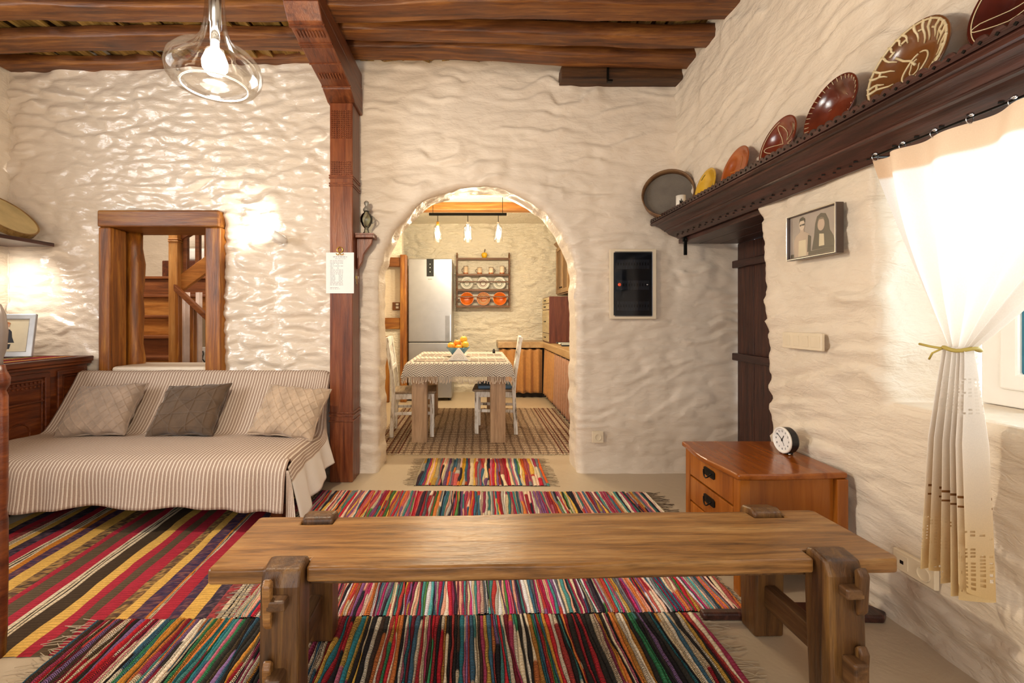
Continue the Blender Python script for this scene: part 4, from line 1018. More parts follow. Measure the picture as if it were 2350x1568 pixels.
# print is seen from -X: picture-left is +Y
def sp_(pts, col, d, name): 
    b = MB(); b.prism([(.143-.286*u, .009+.198*v) for u, v in pts], 'x', -d, -d+.0006); return b.build(name, plain('sepia_'+col, col, .45, vary=.08), ph)
el = lambda cx, cy, rx, ry, n=18: [(cx+rx*math.cos(2*PI*k/n), cy+ry*math.sin(2*PI*k/n)) for k in range(n)]
sp_([(.02, .02), (.98, .02), (.98, .12), (.02, .10)], '3a332c', .0008, 'print_shadow')
sp_([(.10, .02), (.42, .02), (.45, .40), (.44, .52), (.36, .58), (.26, .62), (.14, .52), (.10, .42)], 'b7a08c', .0011, 'print_tunic')
sp_([(.20, .02), (.38, .02), (.37, .40), (.21, .40)], 'd3c2a2', .0014, 'print_shirt')
sp_([(.40, .10), (.47, .10), (.48, .45), (.42, .50)], '2e2a26', .0013, 'print_sleeve')
sp_([(.24, .58), (.33, .58), (.32, .70), (.25, .70)], 'b49c88', .0016, 'print_neck')
sp_(el(.285, .76, .062, .12), 'cdb9a4', .0019, 'print_face'); sp_([(.222, .80), (.235, .92), (.30, .95), (.348, .90), (.350, .80), (.335, .86), (.24, .86)], '191513', .0022, 'print_hair')
sp_([(.235, .775), (.345, .785), (.343, .745), (.30, .740), (.285, .765), (.27, .740), (.24, .735)], '221e1c', .0024, 'print_glasses')
sp_([(.50, .12), (.97, .12), (.93, .36), (.86, .50), (.84, .72), (.78, .88), (.69, .92), (.61, .86), (.57, .70), (.55, .45)], '2c2a28', .0012, 'print_shawl')
sp_(el(.695, .66, .072, .14), 'b9a08c', .0018, 'print_face'); sp_([(.65, .18), (.76, .18), (.75, .44), (.66, .46)], 'cbbb9a', .0017, 'print_blouse')
sp_([(.625, .72), (.64, .80), (.70, .83), (.76, .79), (.765, .72), (.74, .77), (.66, .78)], '6a5a50', .0021, 'print_hairline')
b = MB(); b.box(-.006, -.005, -.143, .143, .009, .207); b.build('glass', glass_thin('picture_glass', (1, 1, 1), .10, .03), t)
t = thing('switch_plate', 'cream four-gang light switch plate on the right wall below the picture', 'switch', (1.573, 2.18, 1.045))
b = MB(); b.box(-.006, .010, -.130, .130, 0, .080); b.build('plate', M_CREAMP, t, bevel=.003)
for i in range(4):
    y = .092-.062*i; b = MB(); b.prism([(-.0075, .014), (-.011, .066), (-.005, .066), (-.005, .014)], 'y', y-(.026 if i == 3 else .018), y+(.026 if i == 3 else .018)); b.build('rocker', M_CREAMP, t, bevel=.001)
def schuko(t, c, n, ax):   # round socket face, axis along ax
    M = Matrix.Translation(c) @ (Matrix.Rotation(R(90), 4, 'X') if ax == 'y' else Matrix.Rotation(R(-90), 4, 'Y'))
    b = MB(); b.m = M; b.lathe([(.026, .0), (.026, .004), (.0215, .004), (.020, -.006), (0, -.006)], 28); o = b.build('socket_well', M_CREAMP, t, smooth=False)
    for dx in (-.0095, .0095):
        b = MB(); b.m = M @ Matrix.Translation((dx if ax == 'y' else 0, 0 if ax == 'y' else dx, -.0058)); b.lathe([(0, .0006), (.0028, .0006), (.0028, 0), (0, 0)], 10); b.build('pin_hole', M_BLACK, o)
t = thing('double_socket', 'cream wall socket plate behind the lace hem of the curtain', 'socket', (1.624, 1.675, .235))
b = MB(); b.box(-.006, .012, -.080, .080, 0, .075); b.build('plate', M_CREAMP, t, bevel=.003)
schuko(t, (-.0062, -.040, .0375), -1, 'x')
b = MB(); b.box(-.0085, -.005, .018, .066, .013, .063); pl = b.build('data_module', M_CREAMP, t, bevel=.001)
b = MB(); b.box(-.0092, -.0080, .034, .048, .030, .043); b.build('data_port', M_BLACK, pl)
t = thing('wall_socket', 'single cream wall socket low on the arch wall', 'socket', (.942, 3.478, .236))
b = MB(); b.box(-.043, .043, -.008, .012, 0, .088); b.build('plate', M_CREAMP, t, bevel=.003); schuko(t, (0, -.0085, .044), -1, 'y')
# ------------------------------------------------------------------ fuse box
t = thing('fuse_box', 'flush fuse box with smoked glass door on the arch wall', 'fuse box', (1.210, 3.475, 1.185))
b = MB(); b.ring('y', -.012, .02, -.177, .177, 0, .536, .028); b.build('surround', M_CREAMP, t, bevel=.003)
b = MB(); b.box(-.15, .15, .0, .004, .026, .51); b.build('back_plate', plain('fuse_dark', '2a2c30', .5), t)
for z in (.10, .26, .42):
    for i in range(12):
        b = MB(); b.box(-.125+i*.0208, -.106+i*.0208, -.010, .0, z-.035, z+.035); br = b.build('breaker', plain('breaker_grey', '5c5e62', .5), t)
        b = MB(); b.box(-.120+i*.0208, -.111+i*.0208, -.0125, -.010, z-.010, z+.012); b.build('toggle', M_BLACK, br)
b = MB(); b.box(-.143, .143, -.0175, -.0145, .020, .516); gd = b.build('smoked_door', glass_thin('smoked_glass', (.62, .64, .68), .5, .04), t, bevel=.002)
b = MB(); b.xf((-.108, -.019, .263), (R(90), 0, 0)); b.lathe([(0, .004), (.010, .003), (.013, 0), (0, 0)], 16); b.build('indicator_lamp', plain('red_indicator', 'c2482a', .3, emit=.6), t, smooth=True)
b = MB(); b.xf((.105, -.019, .263), (R(90), 0, 0)); b.lathe([(0, .005), (.006, .004), (.007, 0), (0, 0)], 12); b.build('door_knob', M_CHROME, t, smooth=True)

# ------------------------------------------------------------------ pendant lamp
LX, LY = -.918, 1.60
t = thing('pendant_lamp', 'clear blown-glass pendant lamp with lit bulb hanging from the ceiling', 'pendant lamp', (LX, LY, 2.01))
gp = [(.120, .004), (.124, 0), (.150, .006), (.170, .032), (.176, .062), (.168, .094), (.140, .124), (.100, .148), (.070, .170), (.052, .200), (.042, .25), (.036, .32), (.034, .40), (.036, .43)]
gp = [(r*.88, z*.92) for r, z in gp]; b = MB(); b.lathe(gp, 48); b.build('glass_shade', glass_thin('lamp_glass', (.96, .94, .90), .45, .06), t, smooth=True)
b = MB(); b.tube([(.106*math.cos(a), .106*math.sin(a), .003) for a in [i*2*PI/48 for i in range(48)]], .003, 6, closed=True); b.build('glass_rim', plain('glass_rim', 'dcd8d0', .1), t, smooth=True)
b = MB(); b.lathe([(0, .44), (.016, .44), (.020, .43), (.020, .23), (.016, .225), (.016, .165), (0, .165)], 20); b.build('lamp_holder', M_CHROME, t, smooth=True)
b = MB(); b.lathe([(0, .045), (.026, .05), (.040, .068), (.042, .090), (.030, .122), (.014, .140), (.013, .166), (0, .166)], 24); b.build('bulb', plain('lit_bulb', (1.0, .93, .80), .3, emit=28, vary=0), t, smooth=True)
b = MB(); b.tube([(0, 0, .43), (0, 0, 1.10)], .004, 8); b.build('cord', M_BLACK, t)
b = MB(); b.lathe([(0, 1.10), (.05, 1.10), (.05, 1.07), (.02, 1.05), (0, 1.05)], 20); b.build('ceiling_rose', M_BLACK, t)
lp = point('pendant_light', (0, 0, .02), 76, (1.0, .85, .64), .035); lp.parent = t
# ------------------------------------------------------------------ small spot on the wall
t = thing('wall_spotlight', 'small white wall spotlight between the timber opening and the post', 'spotlight', at(648, 548, 3.46), 0)
b = MB(); b.xf((0, 0, 0), (R(90), 0, 0)); b.lathe([(0, -.02), (.030, -.02), (.030, 0), (0, 0)], 20); b.build('wall_base', M_WHITE, t)
b = MB(); b.tube([(0, 0, 0), (0, -.04, 0)], .008, 8); b.build('arm', M_WHITE, t)
b = MB(); b.xf((0, -.06, 0), (R(38), R(-52), 0)); b.lathe([(.024, .055), (.027, .055), (.027, -.045), (0, -.050), (0, -.046), (.024, -.042)], 24); b.build('lamp_head', M_WHITE, t, smooth=True)
b = MB(); b.xf((0, -.06, 0), (R(38), R(-52), 0)); b.lathe([(0, .040), (.022, .040), (.022, .036), (0, .036)], 20); b.build('lit_lens', plain('lit_lens', (1, .95, .86), .3, emit=20, vary=0), t)
def spot(name, loc, d, power, ang, col, blend=.6, r=.02):
    l = bpy.data.lights.new(name, 'SPOT'); l.energy = power; l.spot_size = R(ang); l.spot_blend = blend; l.color = col; l.shadow_soft_size = r
    o = bpy.data.objects.new(name, l); COL.objects.link(o); o.location = loc; o.rotation_euler = Vector(d).to_track_quat('-Z', 'Y').to_euler(); return o
p = t.location; spot('spot_wall', (p.x-.05, p.y-.085, p.z+.045), (-.75, .45, .35), 15, 120, (1.0, .93, .82), .9, .02)
# lamp tucked under the little shelf on the left
t = thing('under_shelf_lamp', 'small white lamp under the left wall shelf washing the wall', 'spotlight', (-3.50, 3.10, 1.60))
b = MB(); b.xf((0, 0, 0), (0, R(90), 0)); b.lathe([(0, -.07), (.030, -.07), (.030, -.02), (0, -.02)], 20); b.build('wall_base', M_WHITE, t)
b = MB(); b.xf((0, 0, 0), (R(-40), 0, 0)); b.lathe([(.024, .04), (.027, .04), (.027, -.04), (0, -.045), (0, -.04), (.024, -.037)], 20); b.build('lamp_head', M_WHITE, t, smooth=True)
spot('spot_left', (-3.44, 3.14, 1.56), (-.10, .75, -.55), 12, 130, (1.0, .95, .88), .9, .03)

# ------------------------------------------------------------------ paper, clip, corner shelf, oil lamp, keys at the post
t = thing('notice_sheet', 'white printed notice sheet clipped to the carved post', 'paper', (-.973, 3.2765, 1.372))
b = MB(); b.box(-.103, .098, -.0012, 0, 0, .295); sh = b.build('sheet', plain('paper_white', 'eae3df', .8, vary=.01), t)
b = MB(); rr = random.Random(9); INK = plain('grey_ink', '5d5a62', .8)
def words(z, x0, x1, h=.0022):
    x = x0
    while x < x1:
        w = min(rr.uniform(.008, .024), x1-x); b.box(x, x+w, -.0017, -.0013, z, z+h); x += w+rr.uniform(.002, .006)
words(.262, -.052, .052, .0035); words(.249, -.038, .045)
for k in range(19):
    z = .236-.0098*k
    if k in (3, 5, 6): words(z, -.072, -.046); words(z, -.022, -.012)
    elif k in (11, 12, 13, 14, 15): words(z, -.072, -.036); words(z, -.012, .018)
    else: words(z, -.074, .020)
words(.040, -.074, -.014); words(.031, -.074, -.004)
tag(b.build('print_lines', INK, sh), kind='stuff')
t = thing('bulldog_clip', 'brass wire clip holding the notice sheet on the post', 'clip', (-.975, 3.270, 1.648))
b = MB(); b.tube([(.020*math.sin(a)*(1 if a < 4 else 1), 0, .038+.020*math.cos(a)) for a in [i*2*PI/20 for i in range(20)]], .004, 6, closed=True); b.build('ring_grip', M_BRASS, t, smooth=True)
b = MB(); b.tube([(-.026, -.002, .012), (-.022, -.004, .002), (-.008, -.004, .001), (0, -.002, .018), (.008, -.004, .001), (.022, -.004, .002), (.026, -.002, .012)], .0035, 6); b.build('jaw', M_BRASS, t, smooth=True)
t = thing('corner_bracket_shelf', 'tiny carved bracket shelf on the right side of the post', 'shelf', (-.825, 3.41, 1.56))
b = MB(); b.box(-.060, .075, -.065, .06, .228, .250); b.build('board', M_POST, t, bevel=.003)
b = MB(); b.ring('z', .250, .262, -.060, .075, -.065, .06, .006); b.build('rim', M_POST, t)
b = MB(); b.prism([(-.060, .228), (.058, .228), (.050, .19), (.018, .15), (-.010, .11), (-.022, .05), (-.050, 0), (-.060, 0)], 'y', -.02, .02); b.build('scroll_bracket', M_POST, t, bevel=.004)
t = thing('oil_lamp', 'small clear glass oil lamp with stopper on the bracket shelf', 'oil lamp', (-.815, 3.405, 1.811))
b = MB(); b.lathe([(0, 0), (.038, 0), (.036, .012), (.018, .03), (.014, .055), (.030, .075), (.044, .105), (.046, .135), (.034, .160), (.018, .175), (.018, .185), (0, .185)], 24); b.build('glass_body', glass_thin('lamp_glass_green', (.80, .82, .74), 1.0, .04), t, smooth=True)
b = MB(); b.lathe([(0, .185), (.024, .185), (.026, .20), (.014, .215), (.010, .225), (.018, .238), (.018, .252), (.008, .262), (0, .264)], 20); b.build('stopper', plain('dull_glass', '9a958a', .2, .3), t, smooth=True)
b = MB(); b.tube([(.040+.022*math.sin(PI*i/8), 0, .09+.06*i/8) for i in range(9)], .004, 6); b.build('handle', plain('dull_glass', ''), t, smooth=True)
t = thing('key_bunch', 'bunch of keys hanging on the side of the post behind the notice', 'keys', (-.878, 3.36, 1.40))
b = MB(); b.tube([(0, .018*math.cos(a), .12+.018*math.sin(a)) for a in [i*PI/8 for i in range(16)]], .0015, 5, closed=True); b.build('key_ring', M_CHROME, t)
for i, (dy, L) in enumerate(((-.018, .06), (-.004, .07), (.012, .055))):
    b = MB(); b.xf((.004*i, dy, .105), (R(-14+14*i), 0, 0)); b.box(-.001, .001, -.009, .009, -.02, 0); b.box(-.001, .001, -.003, .003, -L, -.02); b.box(-.001, .001, -.003, .008, -L, -L+.012); b.build('key', M_CHROME if i != 1 else M_BRASS, t)
# ================================================================== kitchen beyond the arch
M_KBEAM = wood('kitchen_beam_wood', '6a3c14', 'a4682a', 'c98f48', 'x', .5, .8, .4)
for y, lab in ((5.0, 'orange-brown ceiling beam in the kitchen nearest the arch'), (5.86, 'orange-brown ceiling beam in the kitchen above the lamp bar')):
    b = MB(); b.box(-1.44, 1.74, y, y+.15, 2.585, 2.69); tag(b.build('kitchen_beam', M_KBEAM, bevel=.012), lab, 'beam')
# track lamp
t = thing('lamp_bar', 'dark bar with three lit jar lamps hanging over the kitchen table', 'lamp', (-.082, 5.2, 2.14))
b = MB(); b.box(-.445, .445, -.012, .012, .225, .255); b.build('bar', M_IRON, t, bevel=.003)
for x in (-.40, .40):
    b = MB(); b.tube([(x, 0, .255), (x, 0, .55)], .003, 6); b.build('hanger', M_IRON, t)
for x in (-.345, 0, .35):
    b = MB(); b.tube([(x, 0, .225), (x, 0, .15)], .0035, 6); cd = b.build('cord', M_IRON, t)
    b = MB(); b.xf((x, 0, 0)); b.lathe([(0, .155), (.016, .155), (.018, .11), (0, .105)], 16); b.build('lamp_cap', M_BRASS if x < -.1 else M_CHROME, t, smooth=True)
    b = MB(); b.xf((x, 0, 0)); b.lathe([(.018, .125), (.045, .10), (.050, .03), (.050, -.06), (.044, -.075)], 20); b.build('glass_jar', glass_thin('jar_glass', (1, 1, 1), .5), t, smooth=True)
    b = MB(); b.xf((x, 0, 0)); b.lathe([(0, -.045), (.018, -.035), (.026, -.01), (.026, .02), (.014, .07), (.012, .10), (0, .10)], 16); b.build('bulb', plain('kitchen_bulb', (1, .90, .72), .3, emit=30, vary=0), t, smooth=True)
    o = point('kitchen_light', (x, 0, -.055), 41, (1.0, .83, .56), .03); o.parent = t
# table
M_OAKY = wood('pale_oak_top', '8a6d52', 'b09070', 'c7aa8a', 'y', .45, .9, .1, crack=.2)
t = thing('kitchen_table', 'pale oak kitchen table with thick square legs under a fringed cloth', 'table', (-.155, 4.95, .0095))
b = MB(); b.box(-.48, .48, -.69, .69, .715, .755); b.build('table_top', M_OAKY, t, bevel=.004)
for sx_ in (-1, 1):
    for sy in (-1, 1):
        b = MB(); b.box(sx_*.445-.072*(sx_ > 0)*2+.0, sx_*.445+.072*(sx_ < 0)*2, sy*.655-.10*(sy > 0), sy*.655+.10*(sy < 0), 0, .715); b.build('leg', M_OAK, t, bevel=.004)
# cloth
m, nt, bs = mat_new('herringbone_cloth'); v = coords(nt, rnd=False); sep = N_(nt, 'ShaderNodeSeparateXYZ'); L_(nt, v, sep.inputs[0])
def mt(op, a, b_=None):
    n = N_(nt, 'ShaderNodeMath', operation=op)
    for i, s in enumerate((a, b_)):
        if s is None: continue
        if isinstance(s, (int, float)): n.inputs[i].default_value = s
        else: L_(nt, s, n.inputs[i])
    return n.outputs[0]
hz = mt('ADD', mt('ADD', sep.outputs[0], sep.outputs[1]), 0.0); zz = mt('PINGPONG', mt('MULTIPLY', hz, 1.0), .022)
ln = mt('FRACT', mt('MULTIPLY', mt('ADD', mt('ADD', sep.outputs[2], mt('MULTIPLY', sep.outputs[1], .35)), mt('MULTIPLY', zz, .9)), 52.))
L_(nt, ramp(nt, ln, [(0, hx('6e655e')), (.42, hx('786e66')), (.5, hx('d8cfc0')), (1, hx('e2d9cb'))]), bs.inputs['Base Color']); bs.inputs['Roughness'].default_value = .9
M_HB = m
t = thing('table_cloth', 'grey herringbone fringed cloth spread over the kitchen table', 'tablecloth', (-.155, 4.95, .6005))
b = MB(); hx_, hy_, dr = .492, .702, .125
def clothf(u, v_):
    x = -hx_-dr+(2*hx_+2*dr)*u; y = -hy_-dr+(2*hy_+2*dr)*v_; ox = max(0, abs(x)-hx_); oy = max(0, abs(y)-hy_)
    sx_ = math.copysign(1, x); sy_ = math.copysign(1, y); d = max(ox, oy)
    cx = min(abs(x), hx_); cy = min(abs(y), hy_)
    fl = .012*math.sin(x*25+y*3)+.012*math.sin(y*23)
    return (sx_*(cx+(.012+.10*ox*1.1 if ox > 0 else 0)+(fl*d/dr if ox >= oy and ox > 0 else 0)), sy_*(cy+(.012+.10*oy if oy > 0 else 0)+(fl*d/dr if oy > ox else 0)), .1685-(d if d > 0 else 0)-.02*min(ox, oy)*8)
b.grid(70, 90, clothf); b.build('cloth', M_HB, t, smooth=True)
b = MB(); rr = random.Random(2)
def strand(x, y, ox, oy):
    z0 = .046; L = rr.uniform(.045, .072); b.tube([(x, y, z0), (x+ox*.01+rr.uniform(-.004, .004), y+oy*.01, z0-L*.5), (x+ox*.008+rr.uniform(-.008, .008), y+oy*.012, z0-L)], [.003, .003, .004], 4)
n = 80
for i in range(n): x = -.515+1.03*i/(n-1); strand(x, -.728, 0, -1); strand(x, .728, 0, 1)
for i in range(100): y = -.72+1.44*i/99; strand(.522, y, 1, 0); strand(-.522, y, -1, 0)
tag(b.build('fringe', plain('fringe_pale', 'd6c6b4', .9), t), kind='stuff')
# placemats
def pm_mat():
    m, nt, bs = mat_new('striped_placemat'); v = coords(nt); ck = N_(nt, 'ShaderNodeTexBrick'); ck.inputs['Scale'].default_value = 1; ck.inputs['Color1'].default_value = (*hx('6e5f58'), 1); ck.inputs['Color2'].default_value = (*hx('9c8b7c'), 1)
    ck.inputs['Mortar'].default_value = (*hx('cfc6ba'), 1); ck.inputs['Mortar Size'].default_value = .004; ck.inputs['Brick Width'].default_value = .17; ck.inputs['Row Height'].default_value = .085
    L_(nt, v, ck.inputs[0]); L_(nt, ck.outputs[0], bs.inputs[0]); bs.inputs['Roughness'].default_value = .9; return m
M_PM = pm_mat()
for (x, y, lab) in ((-.395, 4.53, 'beside the napkin holder, towards the fridge'), (.105, 4.53, 'beside the napkin holder, towards the blue seat cushion'), (-.395, 5.12, 'beside the fruit bowl, towards the fridge'), (.105, 5.12, 'beside the fruit bowl, towards the worktop')):
    b = MB(); b.box(x-.20, x+.20, y-.15, y+.15, .7690, .7730); o = b.build('placemat', M_PM); tag(o, 'brown and grey patchwork placemat '+lab, 'placemat', 'placemats on the kitchen table')
# fruit bowl
t = thing('fruit_bowl', 'blue-grey glass bowl heaped with fruit on the kitchen table', 'bowl', (-.185, 4.92, .7690))
b = MB(); b.lathe([(0, .0), (.050, 0), (.055, .012), (.075, .04), (.115, .085), (.130, .105), (.126, .106), (.108, .085), (.070, .045), (.045, .018), (0, .014)], 28); b.build('bowl', plain('blue_glass', '5f8aa0', .12, vary=.1), t, smooth=True)
fr = [(-0.0257, -0.0039, 0.0571, 'f0a020', 'orange', ''), (0.0098, -0.0640, 0.0983, 'f09a1c', 'orange', ''), (0.0504, 0.0045, 0.0834, 'f2a428', 'orange', ''), (-0.0038, 0.0632, 0.0967, 'd8c030', 'lemon', ''), (0.0688, 0.0662, 0.1326, 'e8b83a', 'lemon', ''), (-0.0759, 0.0327, 0.1176, 'cdb82c', 'apple', ''), (-0.0077, -0.0009, 0.1460, 'ee8c1e', 'orange', ''), (-0.0672, -0.0478, 0.1175, 'f0a432', 'orange', ''), (0.0619, 0.0065, 0.1869, 'e6b43a', 'mango', ''), (0.0816, -0.0510, 0.1335, 'e2bc3c', 'lemon', '')]   # settled pile
labs = {'orange': 'bright orange citrus fruit heaped in the blue glass bowl', 'lemon': 'yellow lemon heaped in the blue glass bowl', 'apple': 'yellow-green apple at the edge of the blue glass bowl', 'mango': 'large yellow fruit on top of the blue glass bowl'}
for i, (x, y, z, c, k, _) in enumerate(fr):
    tt = thing(k, labs[k], 'fruit', (-.185+x, 4.92+y, .7690+z-.038), rnd.uniform(0, 6), 'fruit in the glass bowl')
    r = (.0405, .0405, .039) if k != 'lemon' else (.044, .038, .038)
    b = MB(); b.ball((0, 0, .038), r, 16, 10); b.build('flesh', plain('fruit_'+c, c, .35, vary=.08, bmp=.15, bsc=250), tt, smooth=True)
    b = MB(); b.tube([(0, 0, .075), (.002, .002, .083)], .003, 5); b.build('stem', plain('fruit_stem', '3a3a1c', .7), tt)
# napkin holder
t = thing('napkin_holder', 'white triangular napkin holder with a shell pattern in front of the fruit bowl', 'napkin holder', (-.162, 4.47, .7690))
for y in (-.03, .03):
    b = MB(); b.prism([(-.105, 0), (.105, 0), (.012, .118), (0, .124), (-.012, .118)], 'y', y-.004, y+.004); pl = b.build('side_plate', M_WHITE, t, bevel=.002)
    if y < 0:
        for r in (.022, .036, .050):
            b = MB(); b.tube([(r*math.cos(a), y-.0045, .018+r*math.sin(a)) for a in [PI*i/12 for i in range(13)]], .0016, 5); b.build('relief_arc', plain('napkin_line', 'b9aa98', .5), pl)
b = MB(); b.box(-.105, .105, -.034, .034, 0, .006); b.build('base', M_WHITE, t)
b = MB(); b.prism([(-.095, .006), (.095, .006), (0, .112)], 'y', -.024, .024); b.build('napkins', plain('napkin_paper', 'f3efe8', .9, vary=.02), t)
t = thing('pepper_pot', 'tiny black pepper pot on the far edge of the kitchen table', 'pepper pot', (.225, 5.40, .7690))
b = MB(); b.lathe([(0, 0), (.016, 0), (.017, .03), (.012, .04), (0, .04)], 14); b.build('body', M_BLACK, t, smooth=True); b = MB(); b.ball((0, 0, .045), (.012, .012, .008), 10, 6); b.build('cap', M_BLACK, t, smooth=True)

# distressed white chairs
m, nt, bs = mat_new('distressed_white'); v = coords(nt, (30, 30, 4)); n1 = noise(nt, v, 1.4, 5, .7)
L_(nt, ramp(nt, n1, [(.36, hx('6b5a4a')), (.42, hx('c9beae')), (.5, hx('f2eee8')), (1, hx('f6f3ee'))]), bs.inputs[0]); bs.inputs['Roughness'].default_value = .6; bump(nt, bs, n1, .3, .004); M_DW = m
M_SEAT = wood('chair_seat_wood', '6a5a48', 'a08a70', 'c2ac90', 'y', .5)
def kchair(label, loc, rz):
    # faces +X, origin under seat centre
    t = thing('kitchen_chair', label, 'chair', loc, rz, 'distressed white kitchen chairs')
    for y in (-.185, .185):
        b = MB(); b.prism([(-.235, 0), (-.195, 0), (-.175, .44), (-.190, .62), (-.245, .99), (-.285, .985), (-.225, .60), (-.212, .44)], 'y', y-.018, y+.018); b.build('back_leg', M_DW, t, bevel=.005)
        b = MB(); b.box(.165, .205, y-.02, y+.02, 0, .43); b.build('front_leg', M_DW, t, bevel=.005)
        b = MB(); b.box(-.19, .17, y-.010, y+.010, .375, .43); b.build('seat_rail', M_DW, t, bevel=.003)
        b = MB(); b.box(-.20, .17, y-.009, y+.009, .22, .25); b.build('side_stretcher', M_DW, t, bevel=.003)
    b = MB(); b.prism([(-.20, -.20), (.215, -.215), (.23, -.19), (.23, .19), (.215, .215), (-.20, .20)], 'z', .432, .455); b.build('seat', M_SEAT, t, bevel=.008)
    for z, h, xo in ((.90, .09, -.262), (.66, .05, -.215)):
        b = MB(); b.box(xo-.010, xo+.012, -.17, .17, z, z+h); b.build('back_rail', M_DW, t, bevel=.004)
    for y in (-.11, -.037, .037, .11):
        b = MB(); b.prism([(-.222, .70), (-.206, .70), (-.250, .905), (-.266, .905)], 'y', y-.026, y+.026); b.build('back_splat', M_DW, t, bevel=.003)
    return t
kchair('distressed white wooden chair by the fridge side of the kitchen table', (-.625, 4.68, .010), R(4))
c2 = kchair('distressed white wooden chair with a blue seat cushion at the kitchen table', (.215, 4.80, .010), R(180-4))
o = None
b = MB(); b.prism([(-.17, -.18), (.18, -.18), (.18, .18), (-.17, .18)], 'z', 0, .035); o = b.build('seat_cushion', plain('blue_cushion', '6f8fae', .9), None, bevel=.015, seg=3)
o.location = (.205, 4.80, .466); tag(o, 'flat blue seat cushion on the white kitchen chair', 'cushion')

# fridge
t = thing('fridge', 'tall silver two-door fridge against the kitchen wall', 'fridge', (-.64, 6.80, 0))
M_ST = plain('brushed_steel', 'acacae', .36, .75, vary=.03)
b = MB(); b.box(-.31, .31, -.27, .33, .04, 2.03); b.build('cabinet', plain('fridge_side', 'a8a8a8', .4, .4), t, bevel=.008)
b = MB(); b.box(-.313, .313, -.335, -.272, .845, 2.035); up = b.build('upper_door', M_ST, t, bevel=.012, seg=3)
b = MB(); b.box(-.313, .313, -.335, -.272, .045, .835); lo = b.build('lower_door', M_ST, t, bevel=.012, seg=3)
b = MB(); b.box(-.050, .052, -.3375, -.334, 1.78, 2.03); pn = b.build('display_panel', plain('panel_dark', '24282a', .15), up)
for z in (1.95, 1.90, 1.84): 
    b = MB(); b.box(-.006, .006, -.3385, -.3375, z, z+.012); b.build('panel_icon', plain('icon_white', 'cfd6d6', .4), pn)
b = MB(); b.box(-.03, .03, -.3365, -.335, 1.738, 1.746); b.build('maker_plate', M_CHROME, up)
b = MB(); b.box(.215, .275, -.3355, -.334, .86, 1.22); b.build('grip_recess', plain('grip_grey', '8e8e90', .4, .6), up)
b = MB(); b.box(.285, .300, -.352, -.335, .855, 1.24); b.build('handle', M_CHROME, up, bevel=.004)
for x in (-.27, .27):
    b = MB(); b.lathe([(0, 0), (.02, 0), (.02, .04), (0, .04)], 10); o = b.build('foot', M_BLACK, t); o.location = (x, -.22, 0)

# plate rack
t = thing('plate_rack', 'dark brown wooden wall plate rack on the kitchen back wall', 'plate rack', (.128, 7.13, 1.355))
M_RK = wood('rack_wood', '3a2212', '6a4424', '8a5e34', 'x', .5)
for x in (-.41, .41):
    b = MB(); b.prism([(-.06, 0), (.075, 0), (.075, .84), (.02, .84), (.0, .86), (-.02, .80), (-.045, .77), (-.03, .55), (-.05, .5), (-.035, .3), (-.06, .25)], 'x', x-.010, x+.010); b.build('side_board', M_RK, t, bevel=.003)
for z in (0, .255, .495, .745):
    b = MB(); b.box(-.40, .40, -.045, .07, z, z+.022); b.build('shelf_board', M_RK, t, bevel=.002)
    b = MB(); b.box(-.40, .40, -.055, -.045, z-.004, z+.028); b.build('shelf_lip', M_RK, t, bevel=.002)
for z in (.155, .39):
    b = MB(); b.box(-.40, .40, -.055, -.043, z, z+.018); b.build('guard_rail', M_RK, t, bevel=.002)
b = MB(); b.box(-.40, .40, .060, .072, .09, .11); b.build('back_rail', M_RK, t)
RX, RY, RZ = .128, 7.13, 1.355
M_MUG = clay('mug_glaze', 'd9bfa0', 'ecd8c0', .3)
for i, (x, h, s) in enumerate(((-.272, .125, -1), (-.055, .105, -1), (.125, .108, 1), (.298, .128, 1))):
    t = thing('clay_mug', 'clay mug with dark rim on the plate rack, '+['tall, by the fridge end', 'short, handle towards the fridge', 'short, handle away from fridge', 'tall, farthest from the fridge'][i], 'mug', (RX+x, RY-.005, RZ+.518), 0, 'mugs on the plate rack')
    b = MB(); b.lathe([(0, 0), (.036, 0), (.038, .01), (.036, h), (.032, h), (.032, .012), (0, .01)], 20); b.build('body', M_MUG, t, smooth=True)
    b = MB(); b.tube([(.036*math.cos(a), .036*math.sin(a), h) for a in [k*PI/10 for k in range(20)]], .0025, 5, closed=True); b.build('rim', plain('mug_rim', '5a3a24', .4), t)
    b = MB(); b.lathe([(.0365, .0), (.0395, .0), (.0395, .024), (.0365, .024)], 20, True); b.build('base_band', plain('mug_base', 'b0642c', .4), t)
    b = MB(); b.tube([(s*(.036+.030*math.sin(PI*k/8)), 0, .025+(h-.045)*k/8) for k in range(9)], .004, 6); b.build('handle', plain('mug_rim', ''), t, smooth=True)
def rack_dish(x, z, Rd, dep, mat, label, ring, name, cat, group):
    t = thing(name, label, cat, (RX+x, RY+(.018 if dep > .04 else .0), RZ+z+.0225), 0, group)
    Mx = Matrix.Rotation(R(-9), 4, 'X') @ Matrix.Translation((0, 0, Rd)) @ Matrix.Rotation(R(90), 4, 'X')
    pr = dish_prof(Rd, dep); b = MB(); b.m = Mx; b.lathe(pr+[(Rd+.003, dep-.003)]+[(r, q-.006) for r, q in pr[::-1][1:]], 32); b.build('body', mat, t, smooth=True)
    pz = lambda r: float(np.interp(r, [p[0] for p in pr], [p[1] for p in pr]))
    for r, w, mm in ring:
        b = MB(); b.m = Mx; b.tube([(r*Rd*math.cos(a), r*Rd*math.sin(a), pz(r*Rd)+.001) for a in [k*2*PI/36 for k in range(36)]], w, 5, closed=True); b.build('painted_ring', mm, t, smooth=True)
